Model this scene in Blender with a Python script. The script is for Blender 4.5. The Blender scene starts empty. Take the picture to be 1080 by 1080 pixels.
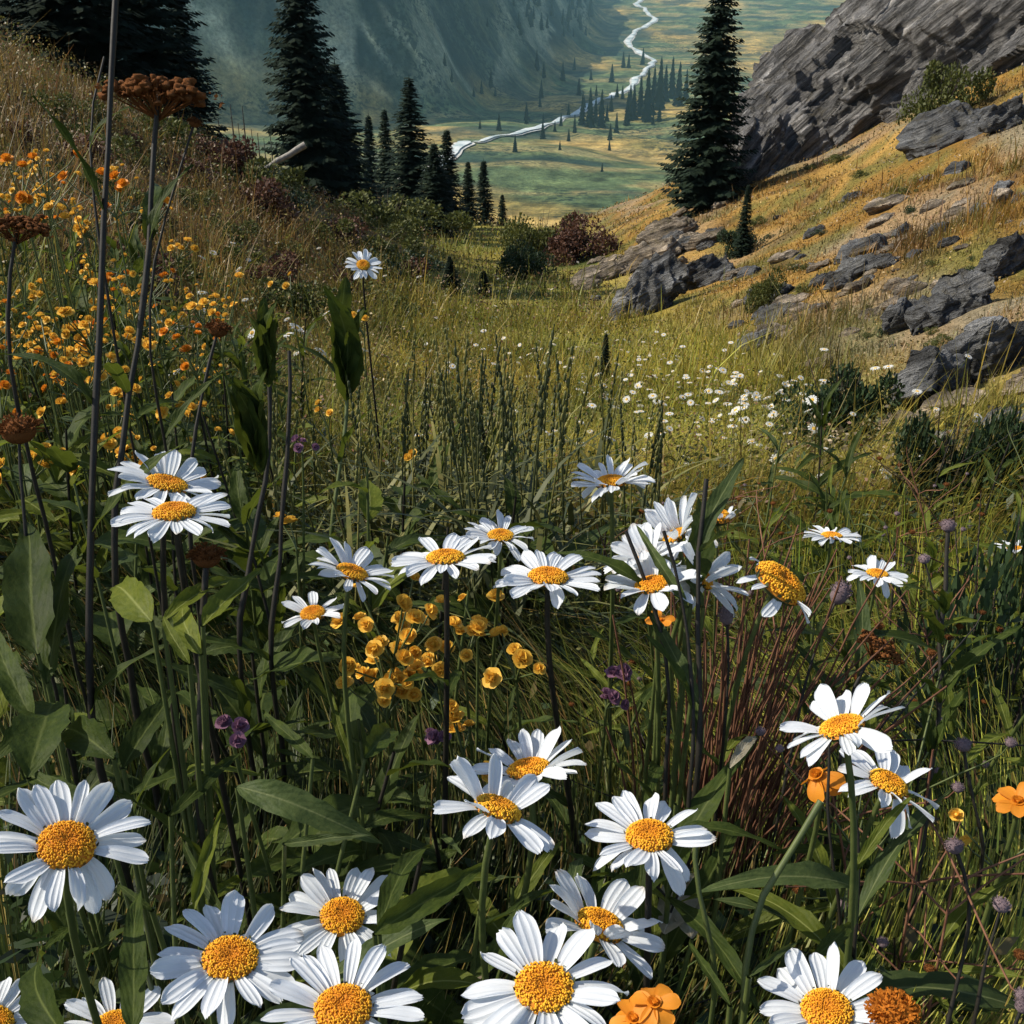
import bpy, math, random
import numpy as np
from mathutils import Vector, Matrix

random.seed(7)
RNG = np.random.default_rng(11)
SC = bpy.context.scene
COL = SC.collection
R = math.radians

# ------------------------------------------------------------------ camera
FOV = R(50.0)
PITCH = R(-26.0)
F = 540 / math.tan(FOV / 2)
cam_d = bpy.data.cameras.new('camera')
cam_d.sensor_width = 36
cam_d.angle = FOV
cam_d.clip_start = 0.02
cam_d.clip_end = 20000
cam = bpy.data.objects.new('camera', cam_d)
cam.location = (0, 0, 0)
cam.rotation_euler = (R(90) + PITCH, 0, 0)
COL.objects.link(cam)
SC.camera = cam
FWD = Vector((0, math.cos(PITCH), math.sin(PITCH)))
UP = Vector((0, -math.sin(PITCH), math.cos(PITCH)))
RIGHT = Vector((1, 0, 0))


def ray(u, v):
    return RIGHT * ((u - 540) / F) + UP * ((540 - v) / F) + FWD


def at(u, v, d):
    """the point seen at photograph position (u, v), d metres deep"""
    return ray(u, v) * d


# ------------------------------------------------------------------ noise
def _hash(ix, iy, iz):
    h = (ix * 374761393 + iy * 668265263 + iz * 2147483647 + 1013904223) & 0xFFFFFFFF
    h = ((h ^ (h >> 13)) * 1274126177) & 0xFFFFFFFF
    h = ((h ^ (h >> 16)) * 2246822519) & 0xFFFFFFFF
    h = h ^ (h >> 15)
    return h.astype(np.float64) / 4294967295.0


def vnoise(x, y, z=0.0):
    x = np.asarray(x, float)
    y = np.asarray(y, float) + 0 * x
    z = np.asarray(z, float) + 0 * x
    fx, fy, fz = np.floor(x), np.floor(y), np.floor(z)
    ix, iy, iz = fx.astype(np.int64), fy.astype(np.int64), fz.astype(np.int64)
    tx, ty, tz = x - fx, y - fy, z - fz
    tx, ty, tz = [t * t * t * (t * (t * 6 - 15) + 10) for t in (tx, ty, tz)]
    r = 0
    for dx in (0, 1):
        wx = tx if dx else 1 - tx
        for dy in (0, 1):
            wy = ty if dy else 1 - ty
            for dz in (0, 1):
                wz = tz if dz else 1 - tz
                r = r + wx * wy * wz * _hash(ix + dx, iy + dy, iz + dz)
    return r * 2 - 1


def fbm(x, y, z=0.0, octv=4, gain=.5):
    a, s, t, f = 1.0, 0.0, 0.0, 1.0
    for k in range(octv):
        s = s + a * vnoise(np.asarray(x) * f + 17.3 * k, np.asarray(y) * f + 5.1 * k, np.asarray(z) * f)
        t += a
        a *= gain
        f *= 2.03
    return s / t


def ridged(x, y, z=0.0, octv=4):
    a, s, t, f = 1.0, 0.0, 0.0, 1.0
    for k in range(octv):
        s = s + a * (1 - 2 * np.abs(vnoise(np.asarray(x) * f + 7.7 * k, np.asarray(y) * f, np.asarray(z) * f)))
        t += a
        a *= .5
        f *= 2.1
    return s / t


def sstep(a, b, x):
    t = np.clip((np.asarray(x, float) - a) / (b - a), 0, 1)
    return t * t * (3 - 2 * t)


# ------------------------------------------------------------------ terrain
PY = np.array([0.01, .4, .75, 1.6, 2.8, 5, 8, 13, 20, 30, 42, 60, 100, 300, 500, 600, 1000, 1600, 2200, 3200, 5000, 9000])
PZ = np.array([-.88, -.9, -.93, -1.08, -1.37, -1.98, -2.77, -3.9, -5.1, -6.6, -8.3, -15, -33, -90, -113, -119, -137,
               -144, -131, -60, 90, 150])
_lg = np.linspace(math.log(.01), math.log(9000), 1500)
_pz = np.interp(_lg, np.log(PY), PZ)
_k = np.exp(-np.linspace(-2.5, 2.5, 31) ** 2)
_k /= _k.sum()
_pz = np.convolve(np.pad(_pz, 15, mode='edge'), _k, mode='valid')

FOOT = np.array([(-60, 1235), (-20, 1400), (40, 1650), (150, 2200), (200, 3000), (420, 5200)], float)


def mountain_mask(x, y):
    xf = np.interp(y, FOOT[:, 1], FOOT[:, 0])
    yf = np.interp(x, [-2200, -900, -420, -290, -170, -60, 0], [500, 760, 1000, 1075, 1150, 1235, 1260])
    return np.minimum(xf - x, (y - yf) * 1.0)


def ground(x, y, detail=True):
    x = np.asarray(x, float)
    y = np.asarray(y, float)
    yy = np.maximum(y, .011)
    z = np.interp(np.log(yy), _lg, _pz)
    near = 1 - sstep(48, 90, yy)
    # grassy bank that rises on one side
    s = -(x + .75)
    s = .25 * np.log1p(np.exp(np.clip(s / .25, -40, 40)))
    z = z + .6 * s * (1 - sstep(15, 38, yy)) * sstep(.5, 2.5, yy) * np.where(s > 14, 14 / np.maximum(s, 1e-3), 1)
    # rocky hillside on the other
    foot = 1.15 + .018 * np.minimum(yy, 45)
    s = x - foot
    s = .3 * np.log1p(np.exp(np.clip(s / .3, -40, 40)))
    s = np.minimum(s, 40)
    z = z + (.34 * s + .016 * s * s) * near * sstep(1.0, 4, yy)
    if detail:
        amp = .02 + .012 * np.minimum(yy, 50)
        z = z + near * amp * fbm(x / (.3 + .12 * np.minimum(yy, 30)) * .8, y / (.5 + .12 * np.minimum(yy, 30)) * .8, 3.1) * .45
        hill = sstep(1.5, 4, x) * near
        z = z + hill * .26 * ridged(x * .35 + y * .12, y * .18 - x * .1, 1.0, 4)
    far = sstep(250, 700, yy)
    roll = fbm(x / 300, y / 420, 8.0, 4) * 14 + np.abs(fbm(x / 150, y / 230, 2.0, 3)) * 9
    roll = roll * (1 - .85 * sstep(1900, 2500, yy))
    z = z + far * roll * .8
    fold = ridged((x * .8 + yy * .5) / 260, (yy * .8 - x * .5) / 700, 6.6, 3)
    z = z + far * (1 - sstep(1300, 1900, yy)) * 13 * fold
    z = z + far * np.maximum(x - .26 * yy - 40, 0) * .35
    # far mountain
    m = mountain_mask(x, yy)
    m = m + 40 * fbm(x / 170, y / 170, 5.0, 3)
    up = .5 * (m + np.sqrt(m * m + 900)) - 6
    up = np.minimum(up, 1500)
    cap = 240 - 160 * sstep(1300, 1700, yy)
    h = np.minimum(np.maximum(up, 0), cap) * 1.5 + 60 * (1 - np.exp(-np.maximum(up - cap, 0) / 200))
    gul = ridged(x / 120 + .3 * fbm(x / 90, y / 90, 4.), y / 420, 2.2, 4)
    h = h * (1 + .10 * gul * sstep(20, 200, up)) + sstep(10, 90, up) * (13 * ridged(x / 55 + .3 * fbm(x / 40, y / 40, 3.), y / 150, .7, 4) + 6 * ridged(x / 22 + y / 90, y / 48, 1.9, 4))
    z = z + far * np.where(m > -250, h, 0)
    return z


def gz(x, y):
    return float(ground(np.array([x]), np.array([y]))[0])


def hit(u, v, dmin=.3, dmax=6000):
    """where the sight line through a photograph position meets the ground"""
    d = ray(u, v)
    ts = np.exp(np.linspace(math.log(dmin), math.log(dmax), 1400))
    g = ground(d.x * ts, d.y * ts)
    below = np.nonzero(d.z * ts <= g)[0]
    if len(below) == 0:
        return d * dmax
    k = below[0]
    if k == 0:
        return d * ts[0]
    a, b = (d.z * ts[k - 1] - g[k - 1]), (d.z * ts[k] - g[k])
    t = ts[k - 1] + (ts[k] - ts[k - 1]) * a / (a - b)
    return d * float(t)


def on_ground(x, y, dz=0.0):
    return Vector((x, y, gz(x, y) + dz))


# ------------------------------------------------------------------ mesh helpers
def mesh(name, V, Fq, mat=None, col=None, uv=None, smooth=True):
    """V (n,3); Fq (m,4) or (m,3) index array, or a list of such arrays"""
    me = bpy.data.meshes.new(name)
    V = np.asarray(V, np.float32)
    arrs = Fq if isinstance(Fq, list) else [Fq]
    arrs = [np.asarray(a, np.int32) for a in arrs if len(a)]
    me.vertices.add(len(V))
    me.vertices.foreach_set('co', V.ravel())
    loops = np.concatenate([a.ravel() for a in arrs])
    tot = np.concatenate([np.full(len(a), a.shape[1], np.int32) for a in arrs])
    start = np.concatenate([[0], np.cumsum(tot)[:-1]]).astype(np.int32)
    me.loops.add(len(loops))
    me.loops.foreach_set('vertex_index', loops)
    me.polygons.add(len(tot))
    me.polygons.foreach_set('loop_start', start)
    me.polygons.foreach_set('loop_total', tot)
    if smooth:
        me.polygons.foreach_set('use_smooth', np.ones(len(tot), bool))
    if uv is not None:
        l = me.uv_layers.new(name='UVMap')
        l.data.foreach_set('uv', np.asarray(uv, np.float32)[loops].ravel())
    if col is not None:
        a = me.attributes.new('col', 'FLOAT_COLOR', 'POINT')
        c = np.ones((len(V), 4), np.float32)
        c[:, :3] = col
        a.data.foreach_set('color', c.ravel())
    me.update(calc_edges=True)
    if mat:
        me.materials.append(mat)
    return me


def put(name, me, parent=None, M=None, label=None, cat=None, group=None, kind=None):
    o = bpy.data.objects.new(name, me)
    COL.objects.link(o)
    if parent:
        o.parent = parent
    if M is not None:
        o.matrix_basis = M
    if label:
        o['label'] = label
    if cat:
        o['category'] = cat
    if group:
        o['group'] = group
    if kind:
        o['kind'] = kind
    return o


def thing(name, label, cat, loc, group=None, M=None):
    return put(name, None, None, M if M is not None else Matrix.Translation(loc), label, cat, group)


class MB:
    """collects several pieces of one mesh"""

    def __init__(s):
        s.V, s.Q, s.T, s.C, s.U, s.n = [], [], [], [], [], 0

    def add(s, V, Fa, col=None, uv=None):
        V = np.asarray(V, float)
        Fa = np.asarray(Fa, int)
        (s.Q if Fa.shape[1] == 4 else s.T).append(Fa + s.n)
        s.V.append(V)
        s.C.append(np.broadcast_to(np.asarray(col if col is not None else (1, 1, 1), float), (len(V), 3)))
        s.U.append(uv if uv is not None else np.zeros((len(V), 2)))
        s.n += len(V)

    def mesh(s, name, mat, smooth=True, use_col=True):
        fs = []
        if s.Q:
            fs.append(np.concatenate(s.Q))
        if s.T:
            fs.append(np.concatenate(s.T))
        return mesh(name, np.concatenate(s.V), fs, mat, np.concatenate(s.C) if use_col else None, np.concatenate(s.U), smooth)


def grid_faces(nu, nv, wrap=False):
    i = np.arange(nu - 1)[:, None]
    j = np.arange(nv if wrap else nv - 1)[None, :]
    j2 = (j + 1) % nv
    return np.stack([i * nv + j, i * nv + j2, (i + 1) * nv + j2, (i + 1) * nv + j], -1).reshape(-1, 4)


def tube(P, rad, n=6):
    P = np.asarray(P, float)
    m = len(P)
    rad = np.broadcast_to(np.asarray(rad, float), (m,))
    T = np.gradient(P, axis=0)
    T /= np.linalg.norm(T, axis=1)[:, None] + 1e-12
    ref = np.array([1, .13, .07]) if abs(T[0, 0]) < .8 else np.array([.1, 1, .1])
    A = np.cross(T, ref)
    A /= np.linalg.norm(A, axis=1)[:, None] + 1e-12
    B = np.cross(T, A)
    th = np.linspace(0, 2 * math.pi, n, endpoint=False)
    V = P[:, None, :] + rad[:, None, None] * (np.cos(th)[None, :, None] * A[:, None, :] + np.sin(th)[None, :, None] * B[:, None, :])
    uv = np.stack(np.meshgrid(np.linspace(0, 1, m), np.linspace(0, 1, n), indexing='ij'), -1).reshape(-1, 2)
    Fq = grid_faces(m, n, True)[:, ::-1]
    return V.reshape(-1, 3), Fq, uv


def bez(p0, p1, p2, p3, n=10):
    t = np.linspace(0, 1, n)[:, None]
    p0, p1, p2, p3 = [np.asarray(p, float) for p in (p0, p1, p2, p3)]
    return (1 - t) ** 3 * p0 + 3 * (1 - t) ** 2 * t * p1 + 3 * (1 - t) * t * t * p2 + t ** 3 * p3


def frame_from_z(zax, spin=0.0):
    z = Vector(zax).normalized()
    x = z.orthogonal().normalized()
    y = z.cross(x)
    M = Matrix((x, y, z)).transposed().to_4x4()
    return M @ Matrix.Rotation(spin, 4, 'Z')


def frame_x(xax, upv=(0, 0, 1), roll=0.0):
    x = Vector(xax).normalized()
    z = Vector(upv)
    z = (z - x * z.dot(x))
    z = z.normalized() if z.length > 1e-4 else x.orthogonal().normalized()
    y = z.cross(x)
    M = Matrix((x, y, z)).transposed().to_4x4()
    return M @ Matrix.Rotation(roll, 4, 'X')


# ------------------------------------------------------------------ materials
class NT:
    def __init__(s, name):
        s.m = bpy.data.materials.new(name)
        s.m.use_nodes = True
        s.t = s.m.node_tree
        s.t.nodes.clear()
        s.out = s.t.nodes.new('ShaderNodeOutputMaterial')

    def n(s, typ, **kw):
        nd = s.t.nodes.new('ShaderNode' + typ)
        for k, v in kw.items():
            if k.startswith('i_'):
                nd.inputs[k[2:].replace('_', ' ')].default_value = v
            else:
                setattr(nd, k, v)
        return nd

    def l(s, a, b):
        s.t.links.new(a, b)

    def noise(s, scale, detail=4, rough=.55, vec=None, dist=0.0):
        nd = s.n('TexNoise')
        nd.inputs['Scale'].default_value = scale
        nd.inputs['Detail'].default_value = detail
        nd.inputs['Roughness'].default_value = rough
        nd.inputs['Distortion'].default_value = dist
        if vec is not None:
            s.l(vec, nd.inputs['Vector'])
        return nd.outputs['Fac']

    def ramp(s, fac, stops, interp='LINEAR'):
        nd = s.n('ValToRGB')
        cr = nd.color_ramp
        cr.interpolation = interp
        while len(cr.elements) < len(stops):
            cr.elements.new(.5)
        for e, (p, c) in zip(cr.elements, stops):
            e.position = p
            e.color = (*c, 1) if len(c) == 3 else c
        s.l(fac, nd.inputs['Fac'])
        return nd.outputs['Color']

    def mix(s, fac, a, b, mode='MIX'):
        nd = s.n('Mix', data_type='RGBA', blend_type=mode)
        for val, key in ((fac, 0), (a, 6), (b, 7)):
            if isinstance(val, (int, float)):
                nd.inputs[key].default_value = val
            elif isinstance(val, tuple):
                nd.inputs[key].default_value = (*val, 1)
            else:
                s.l(val, nd.inputs[key])
        return nd.outputs[2]

    def math(s, op, a, b=None):
        nd = s.n('Math', operation=op)
        for k, v in enumerate((a, b)):
            if v is None:
                continue
            if isinstance(v, (int, float)):
                nd.inputs[k].default_value = v
            else:
                s.l(v, nd.inputs[k])
        return nd.outputs[0]

    def bump(s, h, strength=.4, dist=.01):
        nd = s.n('Bump')
        nd.inputs['Strength'].default_value = strength
        nd.inputs['Distance'].default_value = dist
        s.l(h, nd.inputs['Height'])
        return nd.outputs['Normal']

    def surf(s, color, rough=.6, spec=.3, normal=None, trans=0.0, transcol=None):
        p = s.n('BsdfPrincipled')
        if isinstance(color, tuple):
            p.inputs['Base Color'].default_value = (*color, 1)
        else:
            s.l(color, p.inputs['Base Color'])
        if isinstance(rough, (int, float)):
            p.inputs['Roughness'].default_value = rough
        else:
            s.l(rough, p.inputs['Roughness'])
        p.inputs['Specular IOR Level'].default_value = spec
        if normal is not None:
            s.l(normal, p.inputs['Normal'])
        if trans > 0:
            tr = s.n('BsdfTranslucent')
            c = transcol if transcol is not None else color
            if isinstance(c, tuple):
                tr.inputs['Color'].default_value = (*c, 1)
            else:
                s.l(c, tr.inputs['Color'])
            mx = s.n('MixShader')
            mx.inputs[0].default_value = trans
            s.l(p.outputs[0], mx.inputs[1])
            s.l(tr.outputs[0], mx.inputs[2])
            s.l(mx.outputs[0], s.out.inputs['Surface'])
        else:
            s.l(p.outputs[0], s.out.inputs['Surface'])
        return s.m

    def obj(s):
        return s.n('TexCoord').outputs['Object']

    def pos(s):
        return s.n('NewGeometry').outputs['Position']

    def uvsep(s):
        sx = s.n('SeparateXYZ')
        s.l(s.n('TexCoord').outputs['UV'], sx.inputs[0])
        return sx.outputs

    def rnd(s):
        return s.n('ObjectInfo').outputs['Random']

    def attr(s):
        nd = s.n('Attribute')
        nd.attribute_name = 'col'
        return nd.outputs['Color']

    def mapped(s, vec, scale=(1, 1, 1), rot=(0, 0, 0)):
        nd = s.n('Mapping')
        nd.inputs['Scale'].default_value = scale
        nd.inputs['Rotation'].default_value = rot
        s.l(vec, nd.inputs['Vector'])
        return nd.outputs[0]


def mat_blade():
    m = NT('grass_blade')
    u = m.uvsep()
    c = m.mix(.35, m.attr(), m.ramp(m.noise(60, 2), [(.3, (.4, .4, .4)), (.7, (1.3, 1.25, 1.1))]), 'MULTIPLY')
    return m.surf(c, .5, .35, None, .35)


def mat_petal():
    m = NT('white_petal')
    u = m.uvsep()
    w = m.math('ABSOLUTE', m.math('SINE', m.math('MULTIPLY', u[1], 3 * math.pi)))
    c = m.mix(m.ramp(u[0], [(0, (1, 1, 1)), (.22, (0, 0, 0))]), (.76, .78, .805), (.72, .74, .58))
    c = m.mix(m.math('MULTIPLY', m.rnd(), .25), c, (.62, .66, .70))
    fine = m.noise(1, 3, .6, m.mapped(m.n('TexCoord').outputs['UV'], (3, 40, 1)))
    c = m.mix(m.ramp(fine, [(.35, (.5, .5, .5)), (.62, (0, 0, 0))]), c, (.54, .59, .64))
    br = m.math('MULTIPLY', m.ramp(u[0], [(.86, (0, 0, 0)), (1, (1, 1, 1))]), m.ramp(m.rnd(), [(.80, (0, 0, 0)), (.9, (.8, .8, .8))]))
    c = m.mix(m.math('MULTIPLY', br, m.ramp(m.noise(120, 3, .6, m.obj()), [(.4, (.2, .2, .2)), (.6, (1, 1, 1))])), c, (.42, .30, .16))
    b = m.bump(m.math('ADD', w, m.math('MULTIPLY', fine, .6)), .5, .0008)
    return m.surf(c, .5, .25, b, .32, (.74, .78, .80))


def mat_disc():
    m = NT('orange_disc')
    c = m.attr()
    n = m.noise(900, 2, .5, m.obj())
    c = m.mix(m.ramp(n, [(.3, (.35, .35, .35)), (.7, (0, 0, 0))]), c, (.35, .12, .01))
    c = m.mix(m.math('MULTIPLY', m.rnd(), .35), c, (.66, .22, .012))
    return m.surf(c, .65, .2)


def mat_simple(name, c1, c2, scale=40, rough=.55, spec=.3, trans=0.0, bump=.3, dist=.002, var=.35):
    m = NT(name)
    n = m.noise(scale, 4, .6, m.obj())
    c = m.ramp(n, [(.3, c1), (.7, c2)])
    c = m.mix(m.math('MULTIPLY', m.rnd(), var), c, tuple(x * .55 for x in c1))
    return m.surf(c, rough, spec, m.bump(n, bump, dist), trans)


def mat_leaf(name, c1, c2, vein, rough=.55, trans=.3):
    m = NT(name)
    u = m.uvsep()
    s = m.math('ABSOLUTE', m.math('SUBTRACT', u[1], .5))
    mid = m.ramp(s, [(0, (1, 1, 1)), (.05, (0, 0, 0))])
    side = m.math('SINE', m.math('ADD', m.math('MULTIPLY', m.math('SUBTRACT', u[0], m.math('MULTIPLY', s, .7)), 46), m.math('MULTIPLY', m.noise(9, 4, .6, m.obj()), 7)))
    sv = m.ramp(side, [(.93, (0, 0, 0)), (1, (.22, .22, .22))])
    n = m.noise(14, 5, .62, m.obj())
    c = m.ramp(n, [(.25, c1), (.75, c2)])
    c = m.mix(m.math('MULTIPLY', m.rnd(), .6), c, tuple(.5 * x for x in c1))
    c = m.mix(m.math('MULTIPLY', m.ramp(m.noise(45, 3, .7, m.obj()), [(.66, (0, 0, 0)), (.75, (1, 1, 1))]), .6), c, (.12, .075, .03))
    c = m.mix(m.math('MAXIMUM', mid, m.math('MULTIPLY', sv, .5)), c, vein)
    b = m.bump(m.math('ADD', m.math('MULTIPLY', side, .12), m.math('MULTIPLY', n, 1.8)), .5, .0012)
    return m.surf(c, rough, .09, b, trans, m.mix(.5, c, (.16, .20, .02)))


def mat_ground():
    m = NT('meadow_ground')
    p = m.pos()
    n1 = m.noise(1.3, 6, .65, p)
    n2 = m.noise(14, 5, .7, p)
    n3 = m.noise(90, 3, .7, p)
    c = m.attr()
    c = m.mix(.75, c, m.ramp(n2, [(.28, (.35, .33, .3)), (.5, (.9, .9, .9)), (.72, (1.5, 1.4, 1.3))]), 'MULTIPLY')
    c = m.mix(.8, c, m.ramp(n3, [(.3, (.3, .28, .26)), (.7, (1.65, 1.6, 1.55))]), 'MULTIPLY')
    c = m.mix(.6, c, m.ramp(m.noise(38, 4, .75, p), [(.36, (.3, .28, .25)), (.5, (1, 1, 1)), (.66, (1.6, 1.55, 1.5))]), 'MULTIPLY')
    h = m.math('ADD', m.math('MULTIPLY', n1, 1.0), m.math('ADD', m.math('MULTIPLY', n2, .35), m.math('MULTIPLY', n3, .1)))
    return m.surf(c, .95, .1, m.bump(h, .8, .12))


def mat_valley():
    m = NT('valley_ground')
    p = m.pos()
    n2 = m.noise(.03, 6, .68, p)
    n3 = m.noise(.25, 4, .7, p)
    c = m.attr()
    spk = m.math('MULTIPLY', m.ramp(m.noise(.17, 3, .6, p), [(.50, (0, 0, 0)), (.57, (1, 1, 1))]), m.ramp(m.noise(.011, 4, .6, p), [(.46, (0, 0, 0)), (.58, (1, 1, 1))]))
    c = m.mix(m.math('MULTIPLY', spk, .85), c, (.008, .02, .016))
    c = m.mix(.85, c, m.ramp(n2, [(.32, (.35, .42, .38)), (.5, (.95, .95, .95)), (.68, (1.5, 1.35, 1.15))]), 'MULTIPLY')
    c = m.mix(.7, c, m.ramp(n3, [(.3, (.3, .3, .3)), (.7, (1.7, 1.7, 1.6))]), 'MULTIPLY')
    return m.surf(c, .95, .08, m.bump(m.math('ADD', n2, m.math('MULTIPLY', n3, .2)), .6, 8.0))


def mat_rock(name, base=(.128, .13, .132), rot=(-.45, .1, .88), moss=.35, sc=1.0):
    m = NT(name)
    p = m.pos()
    nrm = Vector(rot).normalized()
    ta = nrm.cross(Vector((.2, 1, .1))).normalized()
    tb = nrm.cross(ta)
    cx = m.n('CombineXYZ')
    for k_, (vec_, f_) in enumerate(((ta, .6), (tb, .9), (nrm, 8.0))):
        dn = m.n('VectorMath', operation='DOT_PRODUCT')
        m.l(p, dn.inputs[0])
        dn.inputs[1].default_value = tuple(vec_ * f_ * sc)
        m.l(dn.outputs['Value'], cx.inputs[k_])
    st = cx.outputs[0]
    n1 = m.noise(1.4, 8, .66, st, .5)
    n2 = m.noise(5 * sc, 8, .68, p)
    n3 = m.noise(40 * sc, 4, .7, p)
    lo = tuple(x * .28 for x in base)
    hi = tuple(x * 2.0 for x in base)
    c = m.ramp(n1, [(.34, lo), (.43, tuple(x * .5 for x in base)), (.50, base), (.58, tuple(x * 1.5 for x in base)), (.66, tuple(x * 3.0 for x in base))])
    c = m.mix(.6, c, m.ramp(n2, [(.3, (.35, .36, .38)), (.5, (1, 1, 1)), (.72, (1.6, 1.55, 1.45))]), 'MULTIPLY')
    c = m.mix(.4, c, m.ramp(n3, [(.3, (.4, .4, .4)), (.7, (1.5, 1.5, 1.5))]), 'MULTIPLY')
    c = m.mix(m.ramp(m.noise(2.1 * sc, 6, .7, p), [(.6, (0, 0, 0)), (.7, (.7, .7, .7))]), c, (.30, .27, .21))
    g = m.n('NewGeometry')
    sx = m.n('SeparateXYZ')
    m.l(g.outputs['Normal'], sx.inputs[0])
    mk = m.math('MULTIPLY', m.ramp(sx.outputs[2], [(.55, (0, 0, 0)), (.9, (1, 1, 1))]),
                m.ramp(m.noise(3.3 * sc, 6, .7, p), [(.5, (0, 0, 0)), (.62, (1, 1, 1))]))
    c = m.mix(m.math('MULTIPLY', mk, moss), c, (.16, .12, .03))
    h = m.math('ADD', m.math('MULTIPLY', n1, 2.2), m.math('ADD', m.math('MULTIPLY', n2, .8), m.math('MULTIPLY', n3, .12)))
    return m.surf(c, .85, .25, m.bump(h, 1.0, .2 / sc))


M_BLADE = mat_blade()
M_PETAL = mat_petal()
M_DISC = mat_disc()
M_STEM = mat_simple('flower_stem', (.045, .065, .016), (.10, .12, .032), 60, .5, .4, 0, .3, .001)
M_DSTEM = mat_simple('dark_stem', (.009, .008, .006), (.026, .021, .013), 70, .6, .3, 0, .4, .001)
M_BRACT = mat_simple('bract', (.03, .045, .015), (.08, .09, .035), 200, .6, .3, .1, .3, .0006)
M_LEAF_D = mat_leaf('dark_green_leaf', (.020, .036, .008), (.060, .082, .015), (.09, .11, .03))
M_LEAF_G = mat_leaf('bright_green_leaf', (.075, .105, .014), (.17, .19, .028), (.24, .26, .08), .5, .42)
M_LEAF_S = mat_leaf('silver_green_leaf', (.032, .052, .018), (.075, .10, .032), (.13, .15, .06), .5, .25)
M_LEAF_P = mat_leaf('pale_dry_leaf', (.28, .24, .16), (.48, .43, .32), (.55, .5, .4), .6, .4)
M_YELLOW = mat_simple('golden_blossom', (.80, .42, .03), (.95, .66, .13), 150, .5, .25, .3, .2, .0008, .5)
M_ORANGE = mat_simple('orange_blossom', (.62, .19, .012), (.85, .36, .03), 150, .5, .25, .3, .2, .0008, .4)
M_PINK = mat_simple('pink_blossom', (.14, .06, .10), (.32, .17, .25), 150, .6, .2, .25, .2, .0008, .3)
M_BROWN = mat_simple('brown_seed_head', (.10, .036, .012), (.36, .14, .04), 220, .85, .1, .1, .6, .002, .6)
M_PURPD = mat_simple('purple_seed_bud', (.10, .06, .07), (.32, .25, .26), 260, .8, .15, 0, .6, .0015)
M_WHITEF = mat_simple('small_white_flower', (.62, .63, .60), (.80, .80, .78), 90, .6, .2, .3, .1, .001, .2)
M_BARK = mat_simple('bark', (.025, .02, .017), (.09, .075, .06), 9, .9, .1, 0, .8, .03)
M_GREYW = mat_simple('weathered_wood', (.16, .145, .125), (.36, .34, .30), 12, .9, .1, 0, .8, .02)
M_SPRUCE = mat_simple('spruce_needles', (.007, .014, .010), (.020, .032, .018), 3, .8, .08, .12, .2, .01)
M_FARTREE = mat_simple('far_needles', (.012, .026, .020), (.022, .042, .028), .5, .8, .1, 0, .1, .01)
M_BUSH_D = mat_simple('bush_leaf_dark', (.013, .030, .014), (.045, .075, .026), 9, .55, .3, .2, .2, .004)
M_BUSH_O = mat_simple('bush_leaf_olive', (.05, .07, .016), (.13, .13, .03), 9, .6, .25, .25, .2, .004)
M_BUSH_R = mat_simple('bush_leaf_red', (.055, .026, .017), (.14, .065, .038), 9, .6, .25, .2, .2, .004)
M_REDGRASS = mat_simple('red_dry_stalk', (.12, .05, .03), (.30, .15, .085), 50, .7, .2, .2, .2, .001, .5)
M_GROUND = mat_ground()
M_VALLEY = mat_valley()
M_ROCK = mat_rock('grey_rock')
M_CLIFF = mat_rock('cliff_rock', (.155, .15, .146), (-.70, .1, .70), .25, .6)
M_SLAB = mat_rock('tan_rock', (.25, .205, .155), (-.35, .1, .92), .5, 1.3)

# ------------------------------------------------------------------ ground colours
def lerp(a, b, t):
    t = np.asarray(t)[..., None]
    return np.asarray(a) * (1 - t) + np.asarray(b) * t


def meadow_col(x, y):
    x = np.asarray(x, float)
    y = np.asarray(y, float)
    n = fbm(x * .55 + 3, y * .4, 1.5, 4)
    n2 = fbm(x * 1.7, y * 1.1 + 9, 4.5, 3)
    c = lerp((.185, .19, .036), (.30, .25, .055), sstep(-.3, .35, n))       # mid meadow: olive and straw
    c = lerp(c, (.075, .10, .024), sstep(.05, .45, n2) * .7)
    hollow = np.exp(-((x - .17 * y) / (.10 * y + .1)) ** 2) * sstep(3, 4.5, y) * (1 - sstep(9, 14, y))
    c = lerp(c, (.29, .28, .05), hollow * .75)
    c = lerp(c, (.045, .065, .018), sstep(.12, .45, fbm(x * .9 + 7, y * .55, 33., 3)) * .65 * (1 - hollow))
    left = sstep(-.4, -2.2, x + .04 * y) * sstep(2, 4.5, y)
    cl = lerp((.13, .095, .036), (.19, .13, .048), sstep(-.3, .3, n))
    cl = lerp(cl, (.06, .07, .024), sstep(0, .4, n2) * .6)
    cl = lerp(cl, (.17, .085, .045), sstep(.15, .5, fbm(x * .4, y * .3, 7.7, 3)) * .6)
    c = lerp(c, cl, left)
    hill = sstep(.1, 1.4, x - 1.15 - .018 * np.minimum(y, 45)) * sstep(2.5, 5, y)
    ch = lerp((.22, .125, .028), (.34, .215, .06), sstep(-.4, .4, n))
    ch = lerp(ch, (.125, .125, .034), np.maximum(sstep(-.05, .2, n2), sstep(12, 5, y) * .5) * .85)
    ch = lerp(ch, (.10, .06, .025), sstep(.15, .4, fbm(x * 1.1 - y * .4, y * .9, 21., 3)) * .7)
    earth = sstep(.0, .36, fbm(x * .45 - y * .15, y * .3 + x * .2, 11.0, 4))
    ch = lerp(ch, lerp((.31, .24, .16), (.26, .22, .18), sstep(-.2, .3, n2)), earth * .6)
    c = lerp(c, ch, hill)
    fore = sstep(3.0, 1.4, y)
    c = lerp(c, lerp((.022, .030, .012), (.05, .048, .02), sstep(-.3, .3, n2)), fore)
    return c


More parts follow.
